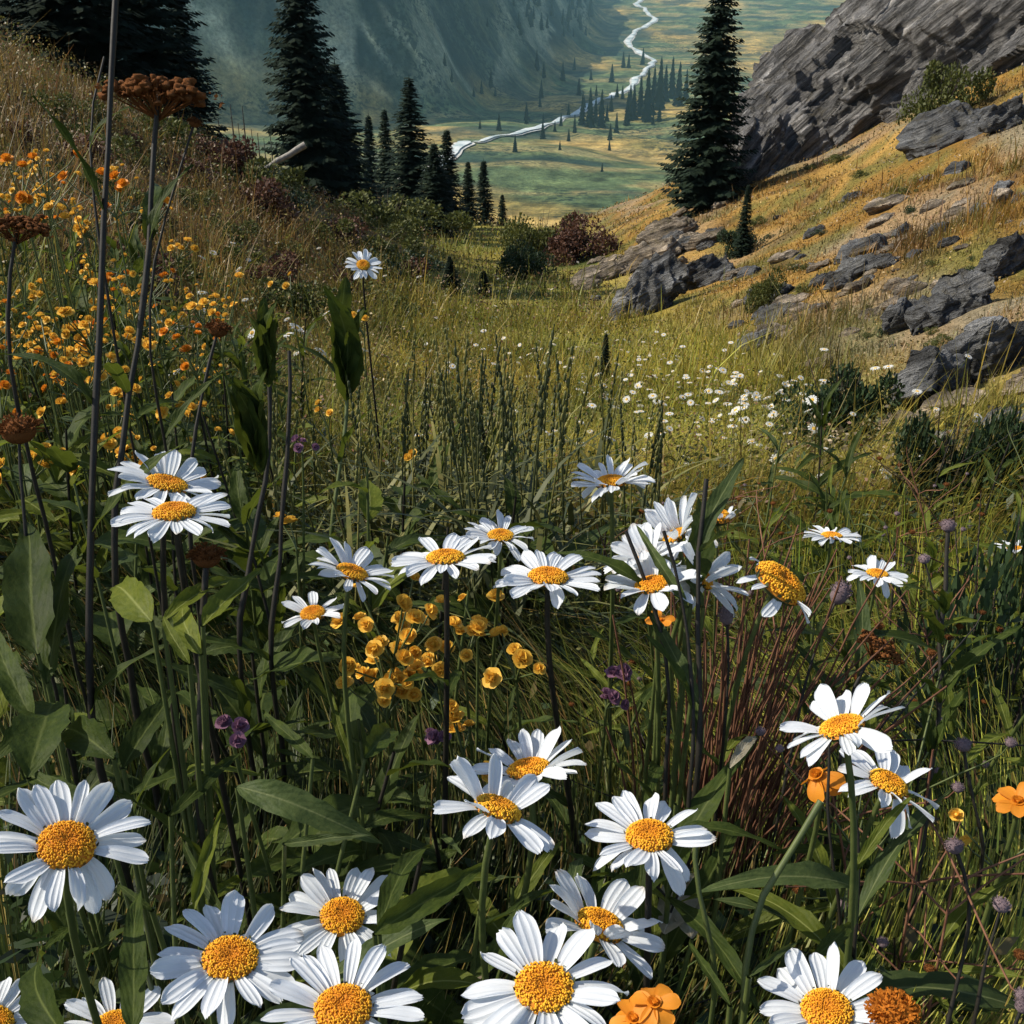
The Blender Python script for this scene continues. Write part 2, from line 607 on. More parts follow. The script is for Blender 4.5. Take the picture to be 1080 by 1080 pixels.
def polar(r0, r1, nr, a0, a1, na):
    r = np.exp(np.linspace(math.log(r0), math.log(r1), nr))
    a = np.linspace(a0, a1, na)
    rr, aa = np.meshgrid(r, a, indexing='ij')
    return rr * np.sin(aa), rr * np.cos(aa), grid_faces(nr, na)[:, ::-1]


# meadow sheet, from behind the camera out past the crest
X, Y, Fq = polar(.12, 95, 300, -R(100), R(100), 420)
Z = ground(X, Y)
V = np.stack([X, Y, Z], -1).reshape(-1, 3)
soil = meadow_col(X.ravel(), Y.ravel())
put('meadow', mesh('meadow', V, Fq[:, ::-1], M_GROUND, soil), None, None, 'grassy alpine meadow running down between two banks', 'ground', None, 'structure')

# valley and mountains
rr_ = np.concatenate([np.exp(np.linspace(math.log(85), math.log(1080), 190))[:-1], np.linspace(1080, 2500, 440)[:-1], np.exp(np.linspace(math.log(2500), math.log(7500), 110))])
aa_ = np.linspace(-R(52), R(52), 660)
RR, AA = np.meshgrid(rr_, aa_, indexing='ij')
X, Y, Fq = RR * np.sin(AA), RR * np.cos(AA), grid_faces(len(rr_), 660)[:, ::-1]
Z = ground(X, Y) - .6 * (1 - sstep(86, 110, Y))
x, y = X.ravel(), Y.ravel()
mm = mountain_mask(x, y) + 40 * fbm(x / 170, y / 170, 5., 3)
n = fbm((x * .8 + y * .5) / 150, (y * .8 - x * .5) / 330, 3.0, 5)
n2 = fbm(x / 60, y / 90, 6.0, 4)
c = lerp((.17, .14, .045), (.34, .235, .075), sstep(-.3, .35, n2))
n = n - .16 * (1 - sstep(850, 1150, y))
c = lerp(c, (.075, .105, .048), sstep(-.08, .18, n))
c = c * (1 + .9 * fbm(x / 9, y / 16, 3.3, 3))[:, None]
c = lerp(c, (.40, .30, .13), sstep(.25, .6, ridged(x / 140 + n2 * .3, y / 45, 12., 4)) * .45)
c = lerp(c, (.012, .034, .034), sstep(.2, .42, fbm(x / 110, y / 90, 9., 4)) * .75)
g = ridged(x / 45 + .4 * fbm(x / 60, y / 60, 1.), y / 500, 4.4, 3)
cm = lerp((.006, .018, .020), (.038, .066, .058), sstep(-.35, .45, n2 * .6 + .9 * fbm(x / 13, y / 45, 2., 3)))
cm = lerp(cm, (.10, .13, .085), sstep(.25, .6, ridged(x / 30 + y / 100, y / 38, 8.8, 5)) * .6)
cm = lerp(cm, (.005, .016, .018), sstep(.0, .35, fbm(x / 40, y / 28, 14., 5)) * .7)
scree_and_sunlight = sstep(.40, .68, g) * (1 - sstep(30, 130, mm)) * .5
spur_sunlight = np.exp(-((x + 222 + np.maximum(mm, 0) * 1.15 + 8 * n2) / (12 + .12 * np.maximum(mm, 0))) ** 2) * (.55 + .45 * sstep(-.2, .3, fbm(x / 16, y / 16, 5., 3))) * sstep(-10, 20, mm) * (1 - sstep(120, 190, mm))  # sunlit edge of a spur, painted into the slope colour
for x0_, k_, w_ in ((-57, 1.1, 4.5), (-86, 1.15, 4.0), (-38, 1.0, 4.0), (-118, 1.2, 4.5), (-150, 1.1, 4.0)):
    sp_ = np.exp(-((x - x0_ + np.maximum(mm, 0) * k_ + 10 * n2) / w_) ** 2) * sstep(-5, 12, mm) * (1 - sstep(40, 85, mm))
    spur_sunlight = np.maximum(spur_sunlight, .9 * sp_ * (.4 + .6 * sstep(-.3, .3, fbm(x / 12, y / 12, 6., 3))))  # narrower sunlit streaks near the foot, also painted as pale colour
scree_and_sunlight = np.maximum(scree_and_sunlight, spur_sunlight * .95)
cm = lerp(cm, (.46, .47, .34), scree_and_sunlight)  # one pale tone for real scree and the painted sunlight
cm = lerp(cm, (.16, .16, .07), sstep(.1, .5, n) * .4 * (1 - sstep(40, 200, mm)))
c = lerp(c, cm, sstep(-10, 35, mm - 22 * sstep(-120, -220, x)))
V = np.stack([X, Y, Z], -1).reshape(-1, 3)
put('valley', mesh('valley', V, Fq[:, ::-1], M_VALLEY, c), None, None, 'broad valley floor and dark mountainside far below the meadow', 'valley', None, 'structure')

# ------------------------------------------------------------------ river
riv = [(702, -14), (684, -4), (672, 4), (684, 14), (691, 20), (676, 30), (666, 38), (664, 47), (676, 56), (687, 64), (690, 71),
       (679, 77), (673, 86), (664, 94), (640, 104), (614, 117), (590, 128), (570, 136), (540, 144), (515, 148), (496, 154), (482, 162),
       (470, 172), (452, 184), (430, 190)]
P = np.array([hit(u, v, 300, 7000)[:2] for u, v in riv])
# smooth and resample
def resample(P, n, sm=3):
    d = np.concatenate([[0], np.cumsum(np.linalg.norm(np.diff(P, axis=0), axis=1))])
    t = np.linspace(0, d[-1], n)
    Q = np.stack([np.interp(t, d, P[:, k]) for k in range(P.shape[1])], -1)
    for _ in range(sm):
        Q[1:-1] = .25 * Q[:-2] + .5 * Q[1:-1] + .25 * Q[2:]
    return Q
Q = resample(P, 260, 5)
Q = Q + np.stack([fbm(np.arange(260) / 7., np.zeros(260), 4.1, 3), fbm(np.arange(260) / 7., np.zeros(260), 8.3, 3)], -1) * 9
T = np.gradient(Q, axis=0)
T /= np.linalg.norm(T, axis=1)[:, None]
Nn = np.stack([-T[:, 1], T[:, 0]], -1)
wid = 3.6 + 2 * np.interp(np.linspace(0, 1, 260), [0, .3, .55, .8, 1], [1.0, 1.25, .8, .6, .5]) + 4.5 * fbm(np.arange(260) / 6., np.zeros(260), .3, 4)


def ribbon(wid, lift, n=7):
    s = np.linspace(-1, 1, n)
    G = Q[:, None, :] + Nn[:, None, :] * (s[None, :, None] * wid[:, None, None])
    zz = .5 * ground(G[..., 0], G[..., 1]) + .5 * ground(G[..., 0], G[..., 1]).mean(axis=1, keepdims=True) + lift
    zz = zz - np.abs(s)[None, :] * .3
    return np.concatenate([G, zz[..., None]], -1).reshape(-1, 3), grid_faces(len(Q), n)


m = NT('river_gravel')
M_GRAVEL = m.surf(m.ramp(m.noise(.12, 5, .7, m.pos()), [(.3, (.30, .28, .24)), (.7, (.62, .60, .56))]), .9, .2)
m = NT('river_water')
M_WATER = m.surf(m.ramp(m.noise(.05, 5, .7, m.pos()), [(.36, (.20, .28, .29)), (.5, (.46, .50, .49)), (.64, (.66, .67, .64))]), .6, .4, m.bump(m.noise(.3, 4, .6, m.pos()), .4, .5))
V, Fq = ribbon(wid * 1.15, 1.2)
put('river_bed', mesh('river_bed', V, Fq, M_GRAVEL), None, None, 'pale gravel bed along the valley river', 'river bed', None, 'structure')
V, Fq = ribbon(wid * .72, 2.2)
put('river', mesh('river', V, Fq, M_WATER), None, None, 'pale winding river on the valley floor', 'river', None, 'structure')

# ------------------------------------------------------------------ rocks
def icosphere(sub):
    import bmesh
    bm = bmesh.new()
    bmesh.ops.create_icosphere(bm, subdivisions=sub, radius=1)
    V = np.array([v.co[:] for v in bm.verts])
    Fa = np.array([[v.index for v in f.verts] for f in bm.faces])
    bm.free()
    return V, Fa


ICO = {k: icosphere(k) for k in (2, 3, 4, 5, 6)}


def rock_mesh(name, size, seed, mat, sub=5, strata=.10, planes=14, sdir=(-.45, .1, .88), freq=3.0, rough=.16, smooth=True, block=1.0):
    rg = np.random.default_rng(seed)
    V, Fa = ICO[sub]
    V = V.copy()
    for _ in range(planes):
        nrm = rg.normal(size=3)
        nrm /= np.linalg.norm(nrm)
        d = rg.uniform(.40, .85)
        e = V @ nrm - d
        V = V - np.maximum(e, 0)[:, None] * nrm * .96
    o = rg.uniform(0, 50, 3)
    V = V + .16 * np.stack([fbm(V[:, 0] * 1.3 + o[0] + k * 9, V[:, 1] * 1.3 + o[1], V[:, 2] * 1.3, 3) for k in range(3)], -1)
    V = V * np.asarray(size)
    L = max(size)
    sd = np.asarray(sdir, float)
    sd /= np.linalg.norm(sd)
    N = V / np.asarray(size) ** 2
    N /= np.linalg.norm(N, axis=1)[:, None]
    t = (V @ sd) / L * freq + .5 * fbm(V[:, 0] / L * 1.5 + o[0], V[:, 1] / L * 1.5, V[:, 2] / L * 1.5 + o[2], 3)
    lay = t * 2.2
    fr = lay - np.floor(lay)
    idx = np.floor(lay)
    step = _hash(idx.astype(np.int64), idx.astype(np.int64) * 0 + seed, idx.astype(np.int64) * 0) - .5
    off = strata * L * (step * 1.2 + .45 * np.abs(fr - .5))
    off = off + rough * L * ridged(V[:, 0] / L * 2.5 + o[1], V[:, 1] / L * 2.5 + o[2], V[:, 2] / L * 2.5, 5) * .5
    wp = V / L * 1.0 + .18 * np.stack([fbm(V[:, 0] / L * 2 + k * 5, V[:, 1] / L * 2 + o[0], V[:, 2] / L * 2, 2) for k in range(3)], -1)
    b1 = np.cross(sd, [.3, 1, .1])
    b1 /= np.linalg.norm(b1)
    b2 = np.cross(sd, b1)
    for fr_, am in ((1.5, .16), (3.4, .075)):
        ci = [np.floor(wp @ ax_ * fr_ * q + o[0]).astype(np.int64) for ax_, q in ((b1, 1.3), (b2, 1.0), (sd, 2.6))]
        off = off + am * L * block * (_hash(ci[0], ci[1], ci[2]) - .5)
    off = off + .018 * L * fbm(V[:, 0] / L * 14, V[:, 1] / L * 14, V[:, 2] / L * 14, 3)
    V = V + N * off[:, None]
    return mesh(name, V, Fa, mat, smooth=smooth)


KEEP = []


def rock(u, v, wpx, hpx, label, seed, mat=None, tilt=(0, 0, 0), depth=.7, sink=.25, sub=5, name='boulder', group=None, **kw):
    p = hit(u, v)
    d = p.dot(FWD)
    w, h = wpx / F * d / 2, hpx / F * d / 2
    KEEP.append((p.x, p.y, w * .8))
    KEEP.append((p.x - p.x / p.length * w * .45, p.y - p.y / p.length * w * .45, w * .6))
    me = rock_mesh(name, (w, w * depth, h), seed, mat or M_ROCK, sub, **kw)
    M = Matrix.Translation(p + Vector((0, w * depth * .3, h * (1 - 2 * sink) * .62))) @ Matrix.Rotation(tilt[2], 4, 'Z') @ Matrix.Rotation(tilt[1], 4, 'Y') @ Matrix.Rotation(tilt[0], 4, 'X')
    return put(name, me, None, M, label, 'rock', group, 'thing')


# big outcrop high on the hillside
ridge = resample(np.array([(736, 226), (752, 190), (768, 158), (790, 112), (815, 75), (845, 44), (868, 20), (892, -2), (930, -40), (1000, -90), (1160, -190)], float), 240, 2)
foot_ = resample(np.array([(736, 228), (760, 214), (790, 196), (830, 172), (870, 158), (905, 146), (950, 118), (1000, 98), (1060, 74), (1110, 55), (1200, 30)], float), 240, 2)
dd = np.interp(np.linspace(0, 1, 240), [0, 1], [34.5, 29])
dd = np.array([min(hit(u, v, 3, 80).dot(FWD), 60) for (u, v) in foot_])
dd = np.convolve(np.pad(dd, 30, mode='edge'), np.ones(61) / 61, mode='valid')
print('outcrop depth', dd[::30])
A = np.array([at(u, v, q) for (u, v), q in zip(foot_, dd)])
A[:, 2] = np.minimum(A[:, 2], ground(A[:, 0], A[:, 1])) - .25
th_ = np.sin(np.pi * np.clip(np.linspace(0, 1, 240) * .9 + .02, 0, 1)) ** .5
B_ = np.array([at(u, v, q + .4 + 2.6 * h_) for (u, v), q, h_ in zip(ridge, dd, th_)])
C_ = B_ + np.array([(2.2, 5.5, -1.5)]) * th_[:, None]
C_[:, 2] = np.minimum(ground(C_[:, 0], C_[:, 1]) - .8, B_[:, 2] - 1)
rows = []
for t in np.linspace(0, 1, 130):
    bow = math.sin(math.pi * t) * .9
    rows.append(A * (1 - t) + B_ * t + np.array([(-.35, -.75, .5)]) * (bow * th_)[:, None])
for t in np.linspace(0, 1, 40)[1:]:
    rows.append(B_ * (1 - t) + C_ * t + np.array([(0, .4, .8)]) * (math.sin(math.pi * t) * th_)[:, None])
G = np.array(rows)
nu_, nv_ = G.shape[:2]
du, dv = np.gradient(G, axis=0), np.gradient(G, axis=1)
Nn = np.cross(dv, du)
Nn /= np.linalg.norm(Nn, axis=2, keepdims=True) + 1e-9
if Nn[40, 120, 1] > 0:
    Nn = -Nn
sd_ = np.array([-.70, .1, .70])          # normal of the bedding, which climbs with the upper edge
q0 = G @ sd_
q1 = G @ np.array([.70, .1, .70])
q2 = G @ np.array([0, 1., .1])
wv = .55 * fbm(q1 / 3.0, q2 / 3.0, q0 / 3.0, 4)
lay = (q0 + wv) / .42
ii = np.floor(lay).astype(np.int64)
offs = .34 * (_hash(ii, ii * 0 + 3, ii * 0) - .5) + .10 * np.abs(lay - np.floor(lay) - .5)
for f1, f2, f3, am in ((1.6, 2.2, .9, .42), (.7, 1.1, .42, .22)):
    cc = [np.floor((q1 + wv * 1.5) / f1).astype(np.int64), np.floor(q2 / f2 + wv).astype(np.int64), np.floor((q0 + wv) / f3).astype(np.int64)]
    offs = offs + am * (_hash(*cc) - .5)
offs = offs + .9 * fbm(q1 / 4, q0 / 1.5, q2 / 3, 4) + .28 * ridged(q1 / 1.6, q0 / .5, q2, 4)
edge = np.minimum(1, np.linspace(0, 1, nv_) * 14)[None, :]
G = G + Nn * (offs * edge)[..., None]
V = G.reshape(-1, 3) - A[120]
me = mesh('rock_outcrop', V, grid_faces(nu_, nv_), M_CLIFF)
put('rock_outcrop', me, None, Matrix.Translation(A[120]), 'huge grey striped rock outcrop crowning the hillside', 'rock')

rock(1050, 392, 150, 104, 'big dark-sided boulder at the picture edge on the golden hillside', 15, tilt=(.1, -.30, .5), sink=.22, sub=6, strata=.09, rough=.22)
rock(1010, 332, 160, 46, 'layered pale ledge lying across the top of the big boulder', 44, tilt=(.1, -.52, .1), sink=.12, sub=6, strata=.12, depth=.5)
rock(958, 345, 58, 42, 'dark split block at the lower end of the layered ledge', 46, tilt=(.2, -.45, .4), sink=.25)
rock(1066, 285, 90, 60, 'cracked dark rock rising behind the layered ledge', 48, tilt=(.1, -.5, .2), sink=.25, sub=6, strata=.1)
rock(985, 425, 75, 100, 'narrow mossy rock at the lower edge of the big boulder', 9, tilt=(.2, -.8, .2), sink=.3)
rock(1068, 460, 70, 55, 'low dark broken rock below the big boulder', 12, tilt=(0, -.3, 0), sink=.3)
rock(682, 330, 135, 52, 'grey leaning slab rock with dark face at the meadow edge', 21, tilt=(.15, -.66, .15), sink=.2, sub=6, strata=.1, depth=.45)
rock(745, 300, 85, 46, 'rounded grey boulder resting above the leaning slab', 23, tilt=(0, -.1, .1), sink=.3)
rock(690, 278, 90, 30, 'flat grey ledge behind the leaning slab', 25, M_SLAB, tilt=(0, -.35, 0), sink=.35)
rock(715, 250, 80, 30, 'low pale rock ledge beneath the lone tall spruce', 26, M_SLAB, tilt=(0, -.3, 0), sink=.4)
rock(900, 290, 78, 28, 'dark wedge-shaped slab in the middle of the golden hillside', 31, tilt=(0, -.4, .2), sink=.25)
rock(953, 248, 26, 18, 'small dark stone lying above the wedge-shaped slab', 33, sink=.2, sub=4)
rock(1060, 217, 30, 24, 'small sunlit tan block high on the hillside', 34, M_SLAB, sink=.15, sub=4)
rock(1000, 150, 130, 44, 'jagged grey ledge under the huge outcrop', 36, tilt=(0, -.35, .2), sink=.3, strata=.07)
rock(1065, 135, 60, 46, 'cracked grey block beside the jagged ledge', 37, tilt=(0, -.2, 0), sink=.25)
rock(868, 388, 44, 20, 'small brown flat stone in the grass above the green bushes', 38, M_SLAB, tilt=(0, -.2, 0), sink=.3, sub=4)
slab_me = [rock_mesh('rock_ledge', (1, .7, .36), 60 + k, M_SLAB if k < 3 else M_ROCK, 4, strata=.05) for k in range(5)]
for k in range(168):
    u = random.uniform(770, 1120)
    v = 320 - (u - 800) * .33 + random.gauss(0, 34)
    if k > 140:
        u = random.uniform(610, 770)
        v = 300 - (u - 620) * .42 + random.gauss(0, 14)
    if 110 < k <= 140:
        u = random.uniform(925, 1100)
        v = random.uniform(395, 485)
    if v < 150:
        continue
    p = hit(u, v)
    d = p.dot(FWD)
    s = random.uniform(12, 50) * (1.5 if random.random() < .22 else .85) / F * d * .5
    KEEP.append((p.x, p.y, s * .8))
    KEEP.append((p.x - p.x / p.length * s, p.y - p.y / p.length * s, s * .6))
    M = Matrix.Translation(p + Vector((0, 0, s * .10))) @ Matrix.Rotation(random.uniform(-.5, .3), 4, 'Z') @ Matrix.Rotation(random.uniform(-.55, -.25), 4, 'Y') @ Matrix.Scale(s, 4)
    put('rock_ledge', slab_me[k % 5], None, M, 'thin tan rock slab, one of many breaking through the golden hillside', 'rock', 'thin slabs on the golden hillside', 'thing')

# ------------------------------------------------------------------ trees
def conifer_crown(H, Rad, seed, base=.06, whorl=.2, dens=1.0, gap=.15, power=.85):
    rg = np.random.default_rng(seed)
    V, Fa = [], []
    n = 0
    z = base * H
    while z < H * .985:
        t = (z / H - base) / (1 - base)
        L = Rad * ((1 - t) ** power) * 1.0 + .03 * Rad
        nb = int(rg.integers(6, 9))
        a0 = rg.uniform(0, 7)
        for b in range(nb):
            if rg.random() < gap:
                continue
            a = a0 + b * 2 * math.pi / nb + rg.normal() * .25
            l = L * rg.uniform(.6, 1.18)
            drop = rg.uniform(.25, .6) * (1 - .5 * t)
            ca, sa = math.cos(a), math.sin(a)
            m = max(6, int(l / .075 * dens))
            zb = z + rg.normal() * .08
            for k in range(m):
                f = (k + rg.random()) / m
                r = l * f
                zz = zb - drop * r * (1 - .35 * f) + .1 * l * f ** 3
                side = 1 if k % 2 else -1
                tl = (.3 + .7 * min(1, L / (.5 * Rad))) * (.14 + .34 * l * (1 - f) * .6) * rg.uniform(.7, 1.3) + .08
                ang = a + side * rg.uniform(.5, 1.1)
                cx, cy = r * ca, r * sa
                ex, ey = cx + tl * math.cos(ang), cy + tl * math.sin(ang)
                ez = zz - tl * rg.uniform(.25, .8)
                w = .045 + .26 * tl * .5
                px, py = -math.sin(ang) * w, math.cos(ang) * w
                mx, my, mz = (cx * .45 + ex * .55), (cy * .45 + ey * .55), zz * .5 + ez * .5
                V += [(cx, cy, zz), (mx + px, my + py, mz - w * .5), (ex, ey, ez), (mx - px, my - py, mz - w * .3)]
                Fa.append((n, n + 1, n + 2, n + 3))
                n += 4
        z += whorl * rg.uniform(.75, 1.25) * (.55 + .6 * (1 - t))
    # leader
    V += [(-.02, 0, H * .97), (.03, .02, H * .97), (.0, 0, H * 1.03), (-.01, .03, H * .98)]
    Fa.append((n, n + 1, n + 2, n + 3))
    return np.array(V), np.array(Fa)


def trunk_mesh(H, r, seed=0, mat=None):
    P = np.array([(0.02 * H * math.sin(k * .7 + seed) * .2, .02 * H * math.cos(k * .9 + seed) * .2, H * k / 9) for k in range(10)])
    P[0, 2] = -.4
    V, Fa, uv = tube(P, np.interp(np.arange(10) / 9, [0, .08, 1], [r * 1.3, r, r * .12]), 9)
    return mesh('trunk', V, Fa, mat or M_BARK)


TREES = {}
for k, (rad, gap) in enumerate([(1.75, .10), (1.3, .14), (1.05, .16), (.8, .2), (1.5, .08)]):
    V, Fa = conifer_crown(10, rad, 100 + k, .05 if k != 4 else .02, .13 if k in (0, 4) else .16, 1.25, gap)
    TREES[k] = (mesh('crown', V, Fa, M_SPRUCE, smooth=False), trunk_mesh(9.7, .16, k))


def spruce(p, H, kind, label, wscale=1.0, group=None, rz=None, name='spruce_tree'):
    s = H / 10
    t = thing(name, label, 'tree', p, group,
              Matrix.Translation(p) @ Matrix.Rotation(random.uniform(0, 6.28) if rz is None else rz, 4, 'Z') @ Matrix.Diagonal((s * wscale, s * wscale, s, 1)))
    put('crown', TREES[kind][0], t)
    put('trunk', TREES[kind][1], t)
    return t


def spruce_px(u, vbase, vtop, d, kind, label, wpx, **kw):
    g = at(u, vbase, d) if d else hit(u, vbase)
    d = g.dot(FWD)
    z0 = gz(g.x, g.y)
    top = at(u, vtop, 1.0)
    ztop = top.z / top.y * g.y
    H = ztop - z0
    w = wpx / F * d / 2
    rad = [1.75, 1.3, 1.05, .8, 1.5][kind]
    return spruce(Vector((g.x, g.y, z0 - .05)), H, kind, label, 1.22 * w / (rad * .92) / (H / 10), **kw)


spruce_px(330, 205, -95, 30, 0, 'tallest dark spruce of the stand, its bare trunk showing near the top', 88)
spruce_px(362, 208, 62, 31.5, 4, 'bushy dark spruce pressed against the tallest spruce', 74)
spruce_px(437, 240, 78, 36, 1, 'pointed spruce standing alone above the small spires', 60)
spruce_px(410, 215, 112, 40, 2, 'thin spruce just beside the pointed spruce', 30)
spruce_px(393, 208, 118, 43, 3, 'narrow spruce spire between the thin and the bushy spruces', 24)
spruce_px(461, 258, 148, 34, 4, 'broad-skirted young spruce at the foot of the pointed spruce', 46)
spruce_px(474, 252, 134, 38, 2, 'slim spruce rising behind the broad-skirted young spruce', 34)
spruce_px(495, 252, 168, 42, 2, 'small spire spruce at the meadow crest next to its twin', 22)
spruce_px(511, 252, 167, 44, 3, 'slightly thinner spire spruce of the pair at the meadow crest', 22)
spruce_px(530, 250, 203, 46, 2, 'tiny spruce at the meadow crest, shortest of its row', 17)
spruce_px(744, 221, -60, None, 0, 'lone tall dark spruce beside the huge rock outcrop', 76)
spruce_px(205, 160, -40, 23, 1, 'half-hidden spruce with drooping boughs behind the brown seed head', 60)
spruce_px(152, 90, -260, 20, 0, 'dark spruce trunk and boughs cut by the top edge', 110)
spruce_px(84, 78, -330, 17.5, 0, 'large shadowy spruce over the grassy bank', 130)
spruce_px(5, 66, -250, 19, 1, 'shadowy spruce at the picture corner above the grassy bank', 90)
spruce_px(45, 66, -120, 24, 1, 'smaller spruce deep in shade between the shadowy spruces', 70)
spruce_px(783, 270, 190, None, 3, 'slender dark spruce sapling on the golden hillside', 17, name='spruce_sapling')
spruce_px(475, 312, 266, None, 4, 'short dark spruce sapling in the meadow below the tree stand', 24, name='spruce_sapling')
spruce_px(511, 312, 282, None, 2, 'tiny spruce sapling in the meadow beside the olive bush', 15, name='spruce_sapling')
spruce_px(637, 412, 343, None, 3, 'small dark dead sapling in front of the leaning slab', 14, name='dead_sapling')

# thin bare trunks beyond the bank
bare = []
bm_ = MB()
rg = np.random.default_rng(3)
for var in range(3):
    b = MB()
    V, Fa, uv = tube([(0, 0, -1), (.03, 0, 2), (0, .05, 4.5), (.02, 0, 7.5)], [.13, .11, .08, .02], 6)
    b.add(V, Fa)
    for k in range(16):
        z = rg.uniform(1.5, 7.2)
        a = rg.uniform(0, 6.28)
        l = rg.uniform(.2, .7) * (1.1 - z / 9)
        V, Fa, uv = tube([(0, 0, z), (l * .5 * math.cos(a), l * .5 * math.sin(a), z - .1 * l), (l * math.cos(a), l * math.sin(a), z - .35 * l)], [.03, .02, .008], 4)
        b.add(V, Fa)
    bare.append(b.mesh('dead_tree', M_BARK, use_col=False))
for k, (u, top, d) in enumerate([(238, 124, 55), (252, 110, 60), (258, 130, 62), (264, 112, 58), (271, 136, 66), (277, 140, 60), (283, 146, 70), (290, 142, 64), (296, 150, 72), (244, 146, 68), (230, 150, 66)]):
    g = at(u, 200, d)
    z0 = gz(g.x, g.y)
    r_ = ray(u, top)
    ztop = r_.z / r_.y * g.y
    s = (ztop - z0) / 7.5
    put('dead_tree', bare[k % 3], None, Matrix.Translation((g.x, g.y, z0)) @ Matrix.Diagonal((.9, .9, s, 1)), 'thin bare trunk in the grove beyond the fallen log', 'tree', 'thin bare trunks beyond the fallen log')

# fallen log
pa, pb = at(268, 186, 27), at(322, 152, 27)
V, Fa, uv = tube(np.linspace(pa, pb, 7) + RNG.normal(size=(7, 3)) * .02, np.linspace(.05, .085, 7), 10)
put('fallen_log', mesh('fallen_log', V - np.array(pa), Fa, M_GREYW), None, Matrix.Translation(pa), 'pale weathered log leaning against the tallest spruce', 'log')

# far spires on the valley floor and the mountain shoulder
V, Fa = conifer_crown(10, 1.05, 300, .04, .55, .35, .1)
zz_ = [(-.4, .16), (.6, .16)]
for k in range(9):
    z_ = .6 + k * 1.02
    zz_ += [(z_ + .02, 1.25 * (1 - k / 10.2)), (z_ + 1.0, .62 * (1 - k / 9.6))]
zz_.append((10, .02))
V, Fa, uv = tube([(0, 0, z_) for z_, r_ in zz_], [r_ for z_, r_ in zz_], 11)
V = V.copy()
V[:, :2] *= (1 + .35 * vnoise(V[:, 0] * 3 + V[:, 2], V[:, 1] * 3, V[:, 2] * 2.3))[:, None]
V[:, 2] -= .35 * np.hypot(V[:, 0], V[:, 1]) * (1 + .6 * vnoise(V[:, 0] * 5, V[:, 1] * 5, V[:, 2] * 3))
FAR_C = mesh('far_spruce', V, Fa, M_FARTREE, smooth=False)
far_px = [(614, 132, 100), (622, 134, 96), (628, 130, 104), (634, 134, 98), (640, 128, 110), (661, 132, 104), (668, 126, 92), (675, 122, 84), (682, 128, 78),
          (689, 110, 74), (695, 116, 66), (701, 108, 72), (708, 104, 64), (715, 112, 70), (662, 118, 98), (723, 106, 76), (650, 140, 120), (606, 140, 122)]
for k, (u, vb, vt) in enumerate(far_px):
    p = hit(u, vb, 300, 7000)
    d = p.dot(FWD)
    H = (vb - vt) / F * d * 1.05
    put('far_spruce', FAR_C, None, Matrix.Translation(p) @ Matrix.Rotation(k * 1.3, 4, 'Z') @ Matrix.Diagonal((H / 10 * 1.15, H / 10 * 1.15, H / 10, 1)),
        'distant dark spire tree in the small grove beside the winding river', 'tree', 'distant spire trees by the river')
for k in range(90):
    u, v = (random.uniform(540, 625), random.uniform(-4, 40)) if k < 40 else (random.gauss(600, 60), random.gauss(120, 34))
    if v < -10 or v > 215:
        continue
    p = hit(u, v, 300, 7000)
    d = p.dot(FWD)
    H = random.uniform(9, 20) / F * d
    put('far_spruce', FAR_C, None, Matrix.Translation(p) @ Matrix.Rotation(k * 1.7, 4, 'Z') @ Matrix.Diagonal((H / 10 * 1.5, H / 10 * 1.5, H / 10, 1)),
        'tiny dark conifer scattered over the far valley slopes', 'tree', 'tiny conifers scattered in the far valley')

# ------------------------------------------------------------------ bushes
def bush_mesh(name, seed, mat, n=5200, leaf=.07, lobes=11, stretch=(1, 1, .8)):
    rg = np.random.default_rng(seed)
    C = rg.normal(size=(lobes, 3)) * np.array([.42, .42, .22]) + np.array([0, 0, .45])
    rad = rg.uniform(.22, .5, lobes)
    k = rg.integers(0, lobes, n)
    d = rg.normal(size=(n, 3))
    d /= np.linalg.norm(d, axis=1)[:, None]
    P = C[k] + d * (rad[k] * rg.uniform(.35, 1.05, n) ** .5)[:, None]
    P[:, 2] = np.abs(P[:, 2])
    P *= np.asarray(stretch)
    a = rg.normal(size=(n, 3)) + d * .8 + np.array([0, 0, .3])
    a /= np.linalg.norm(a, axis=1)[:, None]
    b = np.cross(a, rg.normal(size=(n, 3)))
    b /= np.linalg.norm(b, axis=1)[:, None]
    l = leaf * rg.uniform(.6, 1.5, n)[:, None]
    nn = np.cross(a, b)
    V = np.stack([P, P + a * l * .5 + b * l * .3 + nn * l * .08, P + a * l, P + a * l * .5 - b * l * .3 + nn * l * .08], 1).reshape(-1, 3)
    Fa = np.arange(n * 4).reshape(-1, 4)
    return mesh(name, V, Fa, mat, smooth=False)


def twig_mesh(seed, n=14):
    rg = np.random.default_rng(seed)
    b = MB()
    for k in range(n):
        e = rg.normal(size=3) * np.array([.4, .4, .15]) + np.array([0, 0, .75])
        V, Fa, uv = tube(bez((0, 0, -.1), (e[0] * .2, e[1] * .2, .25), (e[0] * .7, e[1] * .7, e[2] * .6), e, 6), [.02, .018, .014, .01, .007, .003], 5)
        b.add(V, Fa)
    return b.mesh('branches', M_BARK, use_col=False)


TW = twig_mesh(2)
BU = {'d': [bush_mesh('foliage', 10 + k, M_BUSH_D) for k in range(3)],
      'o': [bush_mesh('foliage', 20 + k, M_BUSH_O) for k in range(3)],
      'r': [bush_mesh('foliage', 30, M_BUSH_R)]}


